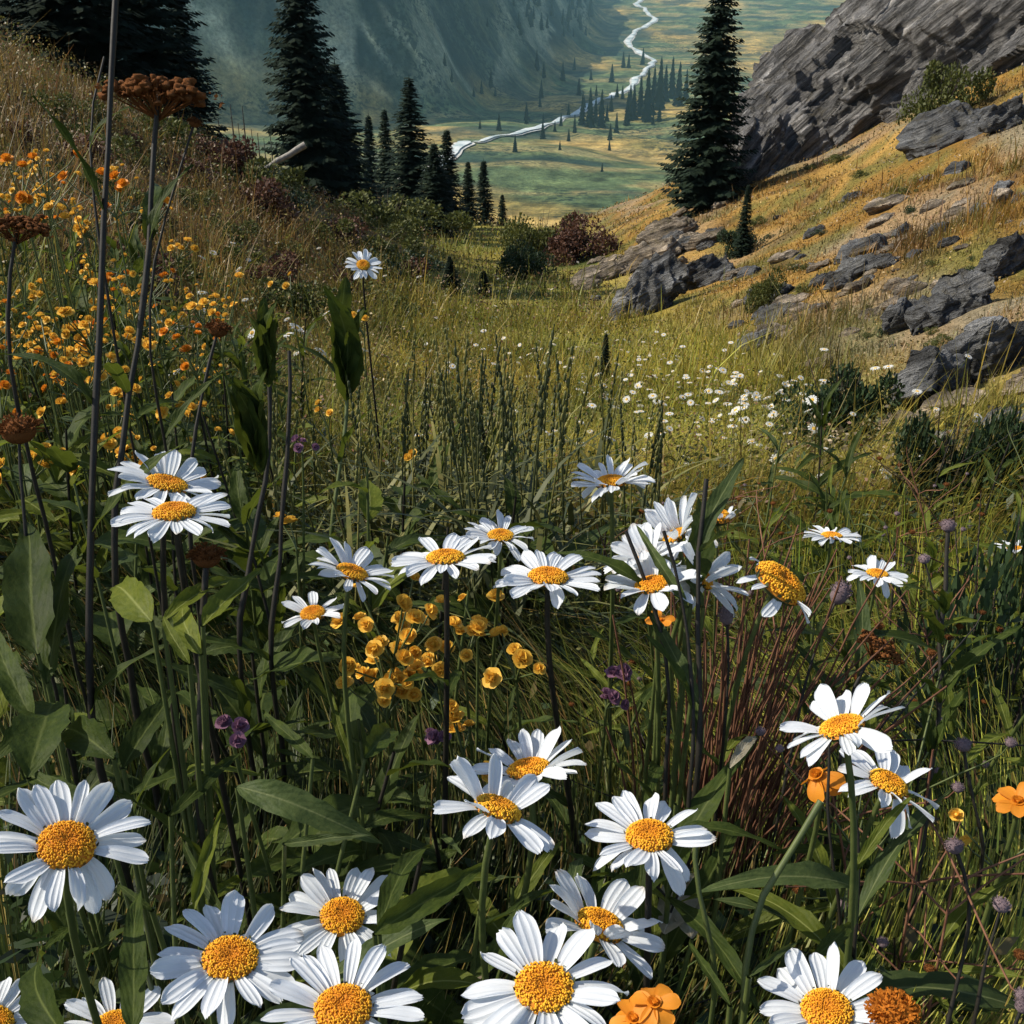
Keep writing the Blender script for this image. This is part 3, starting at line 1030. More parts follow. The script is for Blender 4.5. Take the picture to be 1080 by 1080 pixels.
def bush(u, vbase, wpx, hpx, kind, label, var=0, name='bush', p=None):
    p = p or hit(u, vbase)
    d = p.dot(FWD)
    w, h = wpx / F * d / 2, hpx / F * d
    KEEP.append((p.x, p.y, w * .9))
    KEEP.append((p.x - p.x / p.length * w, p.y - p.y / p.length * w, w * .9))
    KEEP.append((p.x - p.x / p.length * w * 2, p.y - p.y / p.length * w * 2, w * .7))
    t = thing(name, label, 'bush', p, None, Matrix.Translation(p) @ Matrix.Rotation(random.uniform(0, 6), 4, 'Z') @ Matrix.Diagonal((w / .85, w / .85, h / .85, 1)))
    put('foliage', BU[kind][var], t)
    put('branches', TW, t)


bush(606, 276, 80, 40, 'r', 'red-brown rounded bush on the meadow crest')
bush(568, 274, 62, 44, 'o', 'olive mossy bush joined to the red-brown bush', 1)
bush(546, 294, 52, 40, 'd', 'dark green bush in front of the olive bush', 1)
bush(408, 248, 100, 42, 'o', 'low wide olive bush under the spruce stand', 0)
bush(880, 468, 96, 88, 'd', 'dark green leafy bush at the foot of the golden hillside', 2)
bush(985, 556, 96, 140, 'd', 'small round dark bush beyond the white flower heads', 0)
bush(1052, 552, 84, 150, 'd', 'upright dark bush at the picture edge below the boulder', 1)
bush(995, 130, 70, 56, 'o', 'olive shrub growing under the huge outcrop', 2)
bush(808, 322, 40, 36, 'o', 'small yellow-green shrub on the golden hillside', 0)
bush(780, 268, 40, 30, 'd', 'low dark shrub around the slender sapling', 2)
bush(868, 452, 50, 34, 'd', 'low dark shrub tucked against the leafy bush', 0)

# ------------------------------------------------------------------ grass (cannot be counted)
def blades(x, y, z, h, w, col, seg=4, bend=.6, seed=1, tip=(1.25, 1.1, .8)):
    rg = np.random.default_rng(seed)
    N = len(x)
    az = rg.uniform(0, 2 * math.pi, N)
    lean = np.abs(rg.normal(size=N)) * .22
    bd = np.abs(rg.normal(size=N)) * bend
    face = az + math.pi / 2 + rg.normal(size=N) * .5
    t = np.linspace(0, 1, seg + 1)
    r = h[:, None] * (lean[:, None] * t[None] + bd[:, None] * t[None] ** 2.2 * .8)
    zz = h[:, None] * (t[None] * (1 - .12 * lean[:, None]) - bd[:, None] ** 1.5 * t[None] ** 3 * .35)
    cx = x[:, None] + r * np.cos(az)[:, None]
    cy = y[:, None] + r * np.sin(az)[:, None]
    cz = z[:, None] + zz - .01
    wt = w[:, None] * (.6 + .4 * np.sin(np.pi * np.minimum(t * 1.2, 1))[None]) * (1 - t[None] ** 2.2) * .5 + w[:, None] * .03
    ox, oy = np.cos(face)[:, None] * wt, np.sin(face)[:, None] * wt
    V = np.stack([np.stack([cx - ox, cy - oy, cz], -1), np.stack([cx + ox, cy + oy, cz], -1)], 2)   # N,S+1,2,3
    base = (np.arange(N) * (seg + 1) * 2)[:, None]
    k = np.arange(seg)[None] * 2
    Fq = np.stack([base + k, base + k + 1, base + k + 3, base + k + 2], -1).reshape(-1, 4)
    C = col[:, None, None, :] * lerp((.8, .85, .85), tip, np.broadcast_to(t[None, :, None], (N, seg + 1, 2)))
    return V.reshape(-1, 3), Fq, C.reshape(-1, 3)


def scatter(n, y0, y1, half=.62, seed=0, pw=1.0):
    rg = np.random.default_rng(seed)
    u = rg.random(n)
    y = np.exp(math.log(y0) + (math.log(y1) - math.log(y0)) * u ** pw)
    x = y * rg.uniform(-half, half, n)
    return x, y, rg


GR = MB()


def grass(n, y0, y1, hgt, wid, seed, seg=4, bend=.6, half=.62, keep=None, tint=None, tip=(1.25, 1.1, .8), mb=None):
    x, y, rg = scatter(n, y0, y1, half, seed)
    if keep is not None:
        k = keep(x, y, rg)
        x, y = x[k], y[k]
    if y1 > 4:
        k = np.ones(len(x), bool)
        for (kx, ky, kr) in KEEP:
            k &= (x - kx) ** 2 + (y - ky) ** 2 > kr * kr
        x, y = x[k], y[k]
    z = ground(x, y)
    h = hgt(x, y, rg)
    if y1 > 4:
        h = h * (.35 + 1.3 * sstep(-.35, .4, fbm(x * .8, y * .6, 40., 3))) * (.75 + .9 * (rg.random(len(x)) < .06))
    w = wid(x, y, rg)
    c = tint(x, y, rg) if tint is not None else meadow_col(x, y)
    c = c * np.exp(rg.normal(size=(len(x), 1)) * .28) * (1 + rg.normal(size=(len(x), 3)) * .08)
    V, Fq, C = blades(x, y, z, h, w, np.clip(c, .004, .8), seg, bend, seed, tip)
    (mb or GR).add(V, Fq, C)


def fore_tint(x, y, rg):
    n = fbm(x * 2.5, y * 2.5, 2.0, 3)
    c = lerp((.045, .068, .018), (.12, .135, .030), sstep(-.35, .35, n + .5 * x))
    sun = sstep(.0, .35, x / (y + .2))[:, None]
    c = c * (1 + 1.8 * sun) + np.array([.05, .035, 0]) * sun  # sunnier light on this side put into the blade colour
    r = rg.random(len(x))
    c = np.where((r < .14)[:, None], np.array([.26, .19, .075]), c)
    c = np.where((r > .93)[:, None], np.array([.13, .15, .035]), c)
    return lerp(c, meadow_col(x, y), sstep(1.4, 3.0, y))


# near: long blades between the flowers
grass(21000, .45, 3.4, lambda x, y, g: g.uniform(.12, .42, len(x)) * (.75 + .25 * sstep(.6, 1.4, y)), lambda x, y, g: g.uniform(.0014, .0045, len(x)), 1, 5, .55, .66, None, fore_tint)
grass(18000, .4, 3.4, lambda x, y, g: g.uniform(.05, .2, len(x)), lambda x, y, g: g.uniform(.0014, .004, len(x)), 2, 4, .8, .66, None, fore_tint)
# middle meadow
grass(90000, 2.4, 16, lambda x, y, g: g.uniform(.05, .24, len(x)) * (1 + .5 * sstep(0, -2, x)), lambda x, y, g: (.0015 + .0009 * y) * g.uniform(.5, 1.3, len(x)), 3, 3, .38)
# the bank and the crest
grass(52000, 9, 46, lambda x, y, g: g.uniform(.06, .34, len(x)) * (1 - .45 * sstep(1, 3, x)), lambda x, y, g: (.002 + .0009 * y) * g.uniform(.5, 1.3, len(x)), 4, 2, .4,
      keep=lambda x, y, g: (x < 1.2) | (g.random(len(x)) < .45))
# hillside gold grass
def hill_keep(x, y, g):
    e = fbm(x * .45 - y * .15, y * .3 + x * .2, 11.0, 4)
    return (x > 1.2) & (g.random(len(x)) > sstep(-.05, .25, e))
grass(80000, 5, 42, lambda x, y, g: g.uniform(.02, .12, len(x)), lambda x, y, g: (.002 + .0009 * y) * g.uniform(.5, 1.3, len(x)), 5, 2, .6, keep=hill_keep, tip=(1.3, 1.15, .9))
grass(60000, 13, 44, lambda x, y, g: g.uniform(.03, .16, len(x)), lambda x, y, g: (.002 + .0009 * y) * g.uniform(.5, 1.3, len(x)), 6, 2, .6, keep=lambda x, y, g: hill_keep(x, y, g) & (x < .6 * y), tip=(1.3, 1.15, .9))
put('grass', GR.mesh('grass', M_BLADE), None, None, 'mixed green and straw grass covering the meadow and banks', 'grass', None, 'stuff')

# undergrowth: small leaves, dry flecks and seed heads nobody could count
UG = MB()


def flecks(n, y0, y1, hgt, size, seed, tint, keep=None, half=.62, elong=1.8):
    x, y, rg = scatter(n, y0, y1, half, seed)
    k = np.ones(len(x), bool) if keep is None else keep(x, y, rg)
    if y1 > 4:
        for (kx, ky, kr) in KEEP:
            k &= (x - kx) ** 2 + (y - ky) ** 2 > kr * kr
    x, y = x[k], y[k]
    n = len(x)
    P = np.stack([x, y, ground(x, y) + hgt(x, y, rg)], -1)
    a = rg.normal(size=(n, 3)) * np.array([1, 1, .7]) + np.array([0, 0, .35])
    a /= np.linalg.norm(a, axis=1)[:, None]
    b = np.cross(a, rg.normal(size=(n, 3)))
    b /= np.linalg.norm(b, axis=1)[:, None]
    c = np.cross(a, b)
    l = size(x, y, rg)[:, None]
    w = l / elong
    V = np.stack([P, P + a * l * .5 + b * w * .5 + c * w * .15, P + a * l, P + a * l * .5 - b * w * .5 + c * w * .15], 1).reshape(-1, 3)
    C = np.repeat(np.clip(tint(x, y, rg), .004, .8), 4, axis=0)
    UG.add(V, np.arange(n * 4).reshape(-1, 4), C)


def pal(cols, wts):
    cols = np.array(cols)
    cw = np.cumsum(np.array(wts) / sum(wts))
    def f(x, y, rg):
        # patches of one kind, with strays
        q = .5 + .5 * np.clip(fbm(x * 1.3, y * .9, 30., 3) * 2.2, -1, 1)
        q = np.where(rg.random(len(x)) < .45, rg.random(len(x)), q)
        c = cols[np.minimum(np.searchsorted(cw, q), len(cols) - 1)]
        return c * np.exp(rg.normal(size=(len(x), 1)) * .3)
    return f


flecks(26000, .42, 3.2, lambda x, y, g: g.uniform(.0, .2, len(x)), lambda x, y, g: g.uniform(.010, .038, len(x)), 11,
       pal([(.016, .032, .010), (.03, .05, .014), (.06, .07, .018), (.11, .085, .035)], [4, 4, 2, 1]), elong=2.4)
flecks(70000, 2.2, 22, lambda x, y, g: g.uniform(.02, .30, len(x)) * np.where(x < 0, 1.2, .7), lambda x, y, g: (.006 + .0018 * y) * g.uniform(.5, 1.6, len(x)), 12,
       pal([(.05, .075, .018), (.13, .13, .03), (.22, .165, .055), (.16, .08, .045), (.38, .30, .19)], [4, 4, 3, 1.6, 1.0]), keep=lambda x, y, g: x < 1.3 + .02 * y)
flecks(34000, 12, 46, lambda x, y, g: g.uniform(.02, .40, len(x)), lambda x, y, g: (.006 + .0018 * y) * g.uniform(.5, 1.6, len(x)), 13,
       pal([(.06, .075, .02), (.14, .125, .03), (.2, .13, .05), (.13, .06, .035), (.26, .2, .12)], [4, 4, 3, 2, .7]), keep=lambda x, y, g: x < 1.2)
flecks(100000, 4, 44, lambda x, y, g: g.uniform(.0, .08, len(x)), lambda x, y, g: (.005 + .0016 * y) * g.uniform(.4, 1.5, len(x)), 14,
       pal([(.075, .085, .022), (.22, .14, .04), (.36, .25, .09), (.09, .055, .025), (.40, .32, .22)], [4, 4, 3, 2.5, 1.5]), keep=lambda x, y, g: x > 1.2)
put('undergrowth', UG.mesh('undergrowth', M_BLADE, smooth=False), None, None, 'low leaves and dry flecks mixed through the grass', 'undergrowth', None, 'stuff')

# ------------------------------------------------------------------ leaves
def leaf_mesh(name, mat, seed, width=.30, droop=.35, fold=.25, wav=.02, taper=1.0, nu=15, nv=7):
    rg = np.random.default_rng(seed)
    t = np.linspace(0, 1, nu)
    s = np.linspace(-1, 1, nv)
    w = width * .5 * (np.sin(np.pi * np.clip(t, 0, 1) ** (.72 * taper)) ** .85) + .012
    w = w * (1 + .05 * np.sin(t * 40 + seed) + .05 * rg.normal(size=nu))
    w[-1] = .002
    T, S = np.meshgrid(t, s, indexing='ij')
    W = w[:, None]
    x = T * (1 - .10 * droop * T)
    y = S * W * (1 - .15 * fold) + .05 * np.sin(T * 3 + seed) * T
    z = fold * np.abs(S) ** 1.3 * W - droop * T ** 2 + .12 * T + wav * np.sin(T * 17 + seed + S * 1.5) * np.abs(S) * (T > .05)
    V = np.stack([x, y, z], -1).reshape(-1, 3)
    uv = np.stack([T, (S + 1) / 2], -1).reshape(-1, 2)
    return mesh(name, V, grid_faces(nu, nv), mat, uv=uv)


LV = {}
for key, mt in (('d', M_LEAF_D), ('g', M_LEAF_G), ('s', M_LEAF_S), ('p', M_LEAF_P)):
    LV[key] = [leaf_mesh('leaf', mt, 50 + k, width=.17 + .045 * k, droop=.15 + .2 * (k % 3), fold=.2 + .12 * (k % 2), taper=.85 + .1 * (k % 3)) for k in range(6)]
    LV[key + 'n'] = [leaf_mesh('leaf', mt, 70 + k, width=.09 + .03 * k, droop=.2 + .25 * k, fold=.35) for k in range(3)]


def put_leaf(parent, pos, direc, length, key='d', var=None, roll=None, width=1.0, name='leaf', label=None, up=(0, 0, 1)):
    me = LV[key][random.randrange(len(LV[key])) if var is None else var]
    M = Matrix.Translation(Vector(pos)) @ frame_x(direc, up, random.uniform(-.5, .5) if roll is None else roll) @ Matrix.Diagonal((length, length * width, length, 1))
    return put(name, me, parent, M, label)


def dirv(az, el):
    return Vector((math.cos(az) * math.cos(el), math.sin(az) * math.cos(el), math.sin(el)))


def stem_obj(parent, pts, r0, r1, mat, n=7, m=12, name='stem'):
    P = bez(*pts, m) if len(pts) == 4 else np.asarray([tuple(p) for p in pts], float)
    V, Fa, uv = tube(P, np.linspace(r0, r1, len(P)), n)
    return put(name, mesh(name, V, Fa, mat), parent), P


def leafy_plant(x, y, h, nl, ll, key, label, group=None, name='leafy_plant', lean=None, elr=(.0, .9)):
    p = on_ground(x, y)
    t = thing(name, label, 'plant', p, group)
    lx, ly = lean or (random.uniform(-.06, .06), random.uniform(-.06, .06))
    o, P = stem_obj(t, [(0, 0, -.02), (0, 0, h * .4), (lx * .6, ly * .6, h * .75), (lx, ly, h)], .0032, .0016, M_STEM if random.random() < .6 else M_DSTEM)
    az = random.uniform(0, 6)
    for k in range(nl):
        f = .25 + .75 * (k + .5) / nl
        q = P[int(f * (len(P) - 1))]
        az += 2.4
        put_leaf(t, q, dirv(az + random.uniform(-.3, .3), random.uniform(*elr)), ll * random.uniform(.65, 1.2) * (1.1 - .35 * f), key)
    return t, P


BG = 'broad-leaved plants crowding the shaded corner'
BL = 'dark broad-leaved plant, one of many crowding under the daisies'
for k in range(60):
    y = random.uniform(.42, 1.9)
    x = -random.uniform(.02, .62) * (y + .1) + .02
    top = -.42 - .12 * random.random()
    h = min(.52, max(.15, (top - gz(x, y)))) * random.uniform(.6, 1.0)
    leafy_plant(x, y, h, random.randint(7, 11), random.uniform(.075, .14), random.choice('dddddsg'), BL, BG)
GL = 'narrow-leaved green plant, one of many between the flower stems'
GG = 'narrow-leaved plants between the flower stems'
for k in range(52):
    y = random.uniform(.5, 2.4)
    x = random.uniform(-.1, .6) * (y + .1)
    h = random.uniform(.2, .42)
    leafy_plant(x, y, h, random.randint(8, 13), random.uniform(.08, .16), random.choice(['dn', 'dn', 'gn', 'sn']), GL, GG, elr=(.2, 1.2))

# ------------------------------------------------------------------ daisies
def petal_mesh(seed, width=.34, droop=.10, nu=13, nv=9):
    rg = np.random.default_rng(seed)
    t = np.linspace(0, 1, nu) ** .9
    s = np.linspace(-1, 1, nv)
    w = width * .5 * (.42 + .58 * np.sin(np.pi / 2 * np.minimum(t / .62, 1)))
    tipf = np.where(t > .72, np.sqrt(np.maximum(1 - ((t - .72) / .29) ** 2, 0)), 1)
    w = np.maximum(w * tipf, .012)
    T, S = np.meshgrid(t, s, indexing='ij')
    W = w[:, None]
    notch = (.5 - .5 * np.cos(S * 3 * np.pi * rg.uniform(.9, 1.1))) * rg.uniform(.012, .05)
    x = T * (1 - notch * (T ** 6)) - .02 * S * S * T
    y = S * W + rg.normal() * .05 * T ** 2
    z = -droop * T ** 2 + .10 * T + W * .22 * (S * S) * rg.uniform(.2, 1.1) - .010 * np.cos(S * 3 * np.pi) + rg.normal() * .05 * S * T + .012 * np.sin(T * 8 + seed) * T
    V = np.stack([x, y, z], -1).reshape(-1, 3)
    uv = np.stack([T, (S + 1) / 2], -1).reshape(-1, 2)
    return mesh('petal', V, grid_faces(nu, nv), M_PETAL, uv=uv)


PET = [petal_mesh(400 + k, random.uniform(.28, .39), [.05, .12, .2, .30, .08, .16][k % 6]) for k in range(12)]


def disc_mesh(seed, dome=.42):
    rg = np.random.default_rng(seed)
    b = MB()
    nr, na = 8, 24
    r = np.linspace(0.001, 1, nr)
    def hz(r):
        return dome * np.sqrt(np.maximum(1 - r ** 2, 0)) - .13 * np.exp(-(r / .25) ** 2)
    a = np.linspace(0, 2 * np.pi, na, endpoint=False)
    RR, AA = np.meshgrid(r, a, indexing='ij')
    V = np.stack([RR * np.cos(AA), RR * np.sin(AA), hz(RR) - .02], -1).reshape(-1, 3)
    b.add(V, grid_faces(nr, na, True), (.45, .17, .012))
    N = 720
    ga = math.pi * (3 - math.sqrt(5))
    V0, F0 = ICO[2]
    V0, F0 = icosphere(1)
    for k in range(N):
        rr = math.sqrt((k + .5) / N) * .985
        th = k * ga + rg.normal() * .12 / (rr + .2)
        s = .024 + .015 * rr
        z = float(hz(np.array(rr)))
        W = V0 * s * np.array([1, 1, 1.25]) * rg.uniform(.7, 1.3)
        W = W + np.array([rr * math.cos(th), rr * math.sin(th), z + .01 + .05 * rg.random() * rr])
        if rr < .32:
            c = np.array([.66, .27, .012])
        elif rr < .62:
            c = np.array([.82, .37, .015])
        else:
            c = np.array([.90, .50, .03])
        b.add(W, F0, c * rg.uniform(.7, 1.15))
    return b.mesh('disc', M_DISC)


DISC = [disc_mesh(500 + k, [.40, .5, .36][k]) for k in range(3)]
DISC_TALL = disc_mesh(510, .8)

# green cup of bracts under a head (unit radius)
b = MB()
pr = np.array([(.12, -.42), (.5, -.36), (.9, -.16), (1.02, 0.02)])
th = np.linspace(0, 2 * np.pi, 18, endpoint=False)
V = np.stack([np.stack([r_ * np.cos(th), r_ * np.sin(th), np.full(18, z_)], -1) for r_, z_ in pr]).reshape(-1, 3)
b.add(V, grid_faces(4, 18, True))
for k in range(36):
    a = k * 2.399
    zz = -.32 + .3 * (k / 36)
    rr = np.interp(zz, pr[:, 1], pr[:, 0]) + .02
    tq = np.array([(0, -.11, 0), (0, .11, 0), (.1, .05, .30), (.1, -.05, .30)])
    ca, sa = math.cos(a), math.sin(a)
    tq = tq + np.array([rr, 0, zz])
    b.add(np.stack([tq[:, 0] * ca - tq[:, 1] * sa, tq[:, 0] * sa + tq[:, 1] * ca, tq[:, 2]], -1), [(0, 1, 2, 3)])
BRACT = b.mesh('bract_cup', M_BRACT, use_col=False)


def daisy(u, v, px, ratio, label, ang=90, n=19, cup=.12, back=0.0, jit=.16, dome=None, missing=(), disc=.36, depth=None, size=.078,
          foot=None, leaves=2, name='daisy', petal_len=1.0, spin=None, dstem=False, petal_mat=None, skip=None):
    """ratio: how face-on the head is; ang: the way the head tips in the picture, 90 = top edge away"""
    d = depth or size * F / px
    c = at(u, v, d)
    size = px / F * d
    view = (-c).normalized()
    a = R(ang)
    sd = RIGHT * math.cos(a) + UP * math.sin(a)
    sd = (sd - view * sd.dot(view)).normalized()
    nrm = view * ratio + sd * math.sqrt(max(0, 1 - ratio * ratio))
    fx, fy = foot if foot else (c.x + random.uniform(-.05, .05), c.y + random.uniform(-.02, .08))
    fy = max(fy, .28)
    g = on_ground(fx, fy)
    t = thing(name, label, 'daisy', g)
    HM = Matrix.Translation(c - g) @ frame_from_z(nrm, random.uniform(0, 6) if spin is None else spin)
    rd = size * .5 * disc
    Rr = size * .5
    put('disc', DISC_TALL if dome else random.choice(DISC), t, HM @ Matrix.Diagonal((rd, rd, rd, 1)))
    put('bract_cup', BRACT, t, HM @ Matrix.Translation((0, 0, -.02 * rd)) @ Matrix.Diagonal((rd * .98, rd * .98, rd * 1.0, 1)))
    L = (Rr - rd * .72) * petal_len
    inv = HM.to_3x3().inverted()
    up_l = inv @ sd
    up_az = math.atan2(up_l.y, up_l.x)
    for k in range(n):
        az = 2 * math.pi * k / n + random.uniform(-.5, .5) * jit * 6.28 / n * 3
        if skip and skip((az - up_az) % (2 * math.pi)):
            continue
        if random.random() < .05:
            l_drop = -random.uniform(.5, 1.0)
        else:
            l_drop = 0
        lift = l_drop + cup + back * max(0, math.cos(az - up_az)) + random.gauss(0, jit)
        l = L * random.uniform(.86, 1.06)
        M = HM @ Matrix.Rotation(az, 4, 'Z') @ Matrix.Translation((rd * .74, 0, (.0 + .03 * (k % 2)) * rd)) @ Matrix.Rotation(-lift, 4, 'Y') @ Matrix.Rotation(random.gauss(0, .22), 4, 'X') @ Matrix.Diagonal((l, l * random.uniform(.92, 1.12) * (18 / max(n, 14)) ** .6, l, 1))
        put('petal', PET[random.randrange(len(PET))], t, M)
    hb = Vector((c - g)) - nrm * rd * .36
    o, P = stem_obj(t, [(0, 0, -.02), (0, 0, hb.z * .45), tuple(hb - nrm * size * .9 + Vector((0, 0, -.04))), tuple(hb)], size * .034, size * .026, M_DSTEM if dstem else M_STEM)
    for k in range(leaves):
        q = P[random.randint(3, 8)]
        put_leaf(t, q, dirv(random.uniform(0, 6.28), random.uniform(.3, 1.0)), random.uniform(.05, .1), random.choice(['dn', 'gn']))
    return t


# nearest row
daisy(70, 893, 166, .80, 'big daisy with cupped petals over the dark leaves, lying alone against the picture side', 80, 19, .10, .25)
daisy(243, 1012, 164, .76, 'daisy with separated petals just beside the daisy touching its petal tip', 88, 18, .02, .1)
daisy(361, 968, 132, .78, 'smaller daisy overlapping the top of the large cut-off daisy', 85, 19, .06, .1, depth=.70)
daisy(362, 1066, 172, .74, 'large daisy under the smaller one, its lower petals cut off', 95, 22, .12, .25, depth=.52)
daisy(574, 1043, 176, .80, 'large daisy with broad petals in front of a half-hidden daisy', 88, 15, .06, .2)
daisy(632, 978, 150, .5, 'half-hidden daisy with twisted petals behind the large broad-petalled daisy', 70, 15, .3, .2, jit=.35, depth=.66)
daisy(685, 884, 142, .62, 'neat daisy with orange ringed disc on a dark straight stem', 90, 20, .12, .2, dstem=True, foot=(.093, .50))
daisy(872, 1068, 152, .78, 'daisy with bunched upper petals next to a withered orange flower', 88, 17, .05, .3)
daisy(524, 856, 146, .34, 'ragged daisy with a petal folded over its disc, below another daisy', 70, 15, .15, .45, jit=.25)
daisy(558, 814, 132, .34, 'daisy with upright petals just above the ragged daisy', 100, 17, .2, .45, jit=.18, depth=.80)
daisy(888, 768, 136, .40, 'ragged double-looking daisy crossed by thin brown stalks', 110, 15, .2, .3, jit=.28)
daisy(936, 828, 118, .45, 'daisy tipped sideways under the ragged double-looking daisy', 60, 15, .15, .2, jit=.22)
daisy(752, 846, 74, .45, 'half-open daisy with few petals around an orange centre', 165, 7, .8, .0, jit=.3, dome=True, disc=.5)
daisy(120, 1082, 118, .62, 'daisy almost cut off by the bottom edge between two big daisies', 95, 17, .1, .25)
daisy(-8, 1078, 120, .7, 'daisy cut by the picture corner, only petal tips showing', 70, 17, .1, .1)
# second row
daisy(176, 512, 122, .34, 'upper daisy of the overlapping pair in front of the tall dark stalk', 78, 18, .05, .35, jit=.12, depth=.80, dstem=True)
daisy(184, 543, 126, .34, 'lower daisy of the overlapping pair in front of the tall dark stalk', 95, 19, -.02, .25, jit=.12, depth=.74, dstem=True)
daisy(330, 648, 74, .55, 'small daisy with petals on one side only', 100, 11, .1, .2, depth=.9, jit=.25)
daisy(371, 605, 98, .38, 'daisy leaning sideways above the small one-sided daisy', 70, 18, .1, .25, depth=.88)
daisy(470, 591, 116, .28, 'flat wide daisy between the leaning daisy and the small upright daisy', 92, 20, .05, .3, depth=.84, dstem=True)
daisy(528, 566, 78, .44, 'small upright daisy behind the flat wide daisy', 88, 20, .12, .2, depth=1.0)
daisy(578, 611, 120, .36, 'open daisy with drooping front petals in the centre of the row', 86, 20, -.05, .35, depth=.82, dstem=True)
daisy(644, 510, 92, .26, 'bushy side-on daisy, highest of the central flowers', 95, 26, .25, .3, jit=.22, depth=1.05)
daisy(688, 618, 106, .42, 'crowded daisy with two orange centres half covered by dark stalks', 100, 16, .15, .4, jit=.25, depth=.86)
daisy(712, 566, 104, .35, 'tangled daisy with thin white petals above the crowded daisy', 120, 20, .35, .4, jit=.4, depth=.95, disc=.28)
daisy(683, 590, 96, .38, 'loose pale daisy between the crowded and the tangled daisies', 110, 15, .4, .35, jit=.35, depth=.9, disc=.26)
daisy(757, 548, 50, .30, 'yellow button-like daisy with short upright petals', 90, 12, .9, .1, jit=.2, depth=1.0, dome=True, disc=.55)
daisy(742, 610, 104, .30, 'crumpled bluish daisy turned away beside the crowded daisy', 30, 17, .4, .2, jit=.5, depth=.88, disc=.28)
daisy(822, 616, 104, .40, 'drooping daisy showing a large bare yellow dome and few petals', 48, 9, -.25, .0, jit=.25, depth=.84, disc=.58)
daisy(877, 566, 62, .22, 'flat side-on daisy above the purple flower', 85, 18, .05, .15, jit=.1, depth=1.3)
daisy(925, 606, 64, .34, 'side-on daisy tilted downhill to the lower side', 80, 18, .05, .25, jit=.12, depth=1.2)
daisy(383, 280, 40, .74, 'lone daisy high on a leafy stalk under the spruces', 85, 16, .1, .1, depth=2.2, dstem=True)
daisy(1070, 579, 44, .25, 'side-on daisy at the picture edge near the upright bush', 90, 17, .05, .2, depth=1.7)

# ------------------------------------------------------------------ far daisies dotting the meadow
b = MB()
nn_ = 12
for k in range(nn_):
    a = 2 * math.pi * k / nn_
    w = .16
    for (r0, r1, z0, z1) in ((.25, 1.0, .05, .0),):
        q = np.array([(r0, -w * .5, z0), (r0, w * .5, z0), (.8, w, .08), (1, 0, -.02 - .1 * (k % 3)), (.8, -w, .08)])
        ca, sa = math.cos(a), math.sin(a)
        W = np.stack([q[:, 0] * ca - q[:, 1] * sa, q[:, 0] * sa + q[:, 1] * ca, q[:, 2]], -1)
        b.add(W, [(0, 1, 2, 4)])
        b.add(W, [(4, 2, 3)])
th = np.linspace(0, 2 * np.pi, 10, endpoint=False)
SM_P = b.mesh('petals', M_WHITEF, use_col=False)
SM_D = mesh('disc', np.concatenate([[(0, 0, .22)], np.stack([.34 * np.cos(th), .34 * np.sin(th), np.full(10, .05)], -1)]),
            np.array([(0, k + 1, (k + 1) % 10 + 1) for k in range(10)]), M_YELLOW)
V, Fa, uv = tube([(0, 0, -9), (.3, 0, -4), (0, 0, 0)], [.06, .06, .07], 5)
SM_S = mesh('stem', V, Fa, M_STEM)


def small_daisy(p, s, tilt, label, group, parts=True):
    M = Matrix.Translation(p) @ Matrix.Rotation(random.uniform(0, 6), 4, 'Z') @ Matrix.Rotation(tilt, 4, 'X') @ Matrix.Scale(s, 4)
    t = thing('meadow_daisy', label, 'daisy', p, group, M)
    put('petals', SM_P, t)
    put('disc', SM_D, t)
    put('stem', SM_S, t)


DL = 'small white daisy, one of the many dotting the grass below the golden hillside'
DG = 'small daisies dotting the meadow'
cnt = 0
while cnt < 285:
    r_ = random.random()
    if r_ < .8:
        f = random.random()
        u = 545 + 290 * f + random.gauss(0, 55)
        v = 380 + 100 * f + random.gauss(0, 24)
    else:
        u, v = random.uniform(430, 1075), random.uniform(395, 560)
    if v < 372 or v > 580 or u > 1085:
        continue
    p = hit(u, v)
    small_daisy(p + Vector((0, 0, random.uniform(.08, .24))), random.uniform(.012, .026), random.uniform(-.7, .8), DL, DG)
    cnt += 1
WL = 'tiny white flower, one of those sprinkled over the brown grassy bank'
for k in range(46):
    u, v = random.uniform(150, 640), random.uniform(255, 470)
    p = hit(u, v)
    small_daisy(p + Vector((0, 0, random.uniform(.15, .4))), random.uniform(.018, .032), random.uniform(.1, .9), WL, 'tiny white flowers on the grassy bank')
for (u, v, s) in ((313, 346, .05), (322, 351, .045), (442, 292, .04), (450, 425, .03), (345, 330, .04)):
    p = hit(u, v + 22)
    small_daisy(at(u, v, p.dot(FWD) * .93), s, .6, 'white open flower in the loose patch beside the leafy bud stalk', 'white flowers beside the leafy bud stalk')

# ------------------------------------------------------------------ golden clusters
def blossom_arrays(rg, s=1.0, n=10):
    Vs, Fs = [], []
    m = 0
    for k in range(n):
        a = 4 * math.pi * k / n + (k % 2) * .6 + rg.normal() * .2
        el = .45 + .8 * (k % 2) + rg.normal() * .15
        ca, sa = math.cos(a), math.sin(a)
        t = np.linspace(0, 1, 4)
        ss = np.array([-1, 0, 1.])
        T, S = np.meshgrid(t, ss, indexing='ij')
        W = np.array([.2, .5, .52, .12])[:, None]
        x = .12 + T * math.cos(el) * .8
        z = T * math.sin(el) * .9 + .25 * T * T * -.6 + .15 * np.abs(S) * W
        y = S * W
        Vs.append(np.stack([x * ca - y * sa, x * sa + y * ca, z], -1).reshape(-1, 3) * s)
        Fs.append(grid_faces(4, 3) + m)
        m += 12
    V0, F0 = icosphere(1)
    return np.concatenate(Vs), np.concatenate(Fs), V0 * .26 * s + np.array([0, 0, .22 * s]), F0


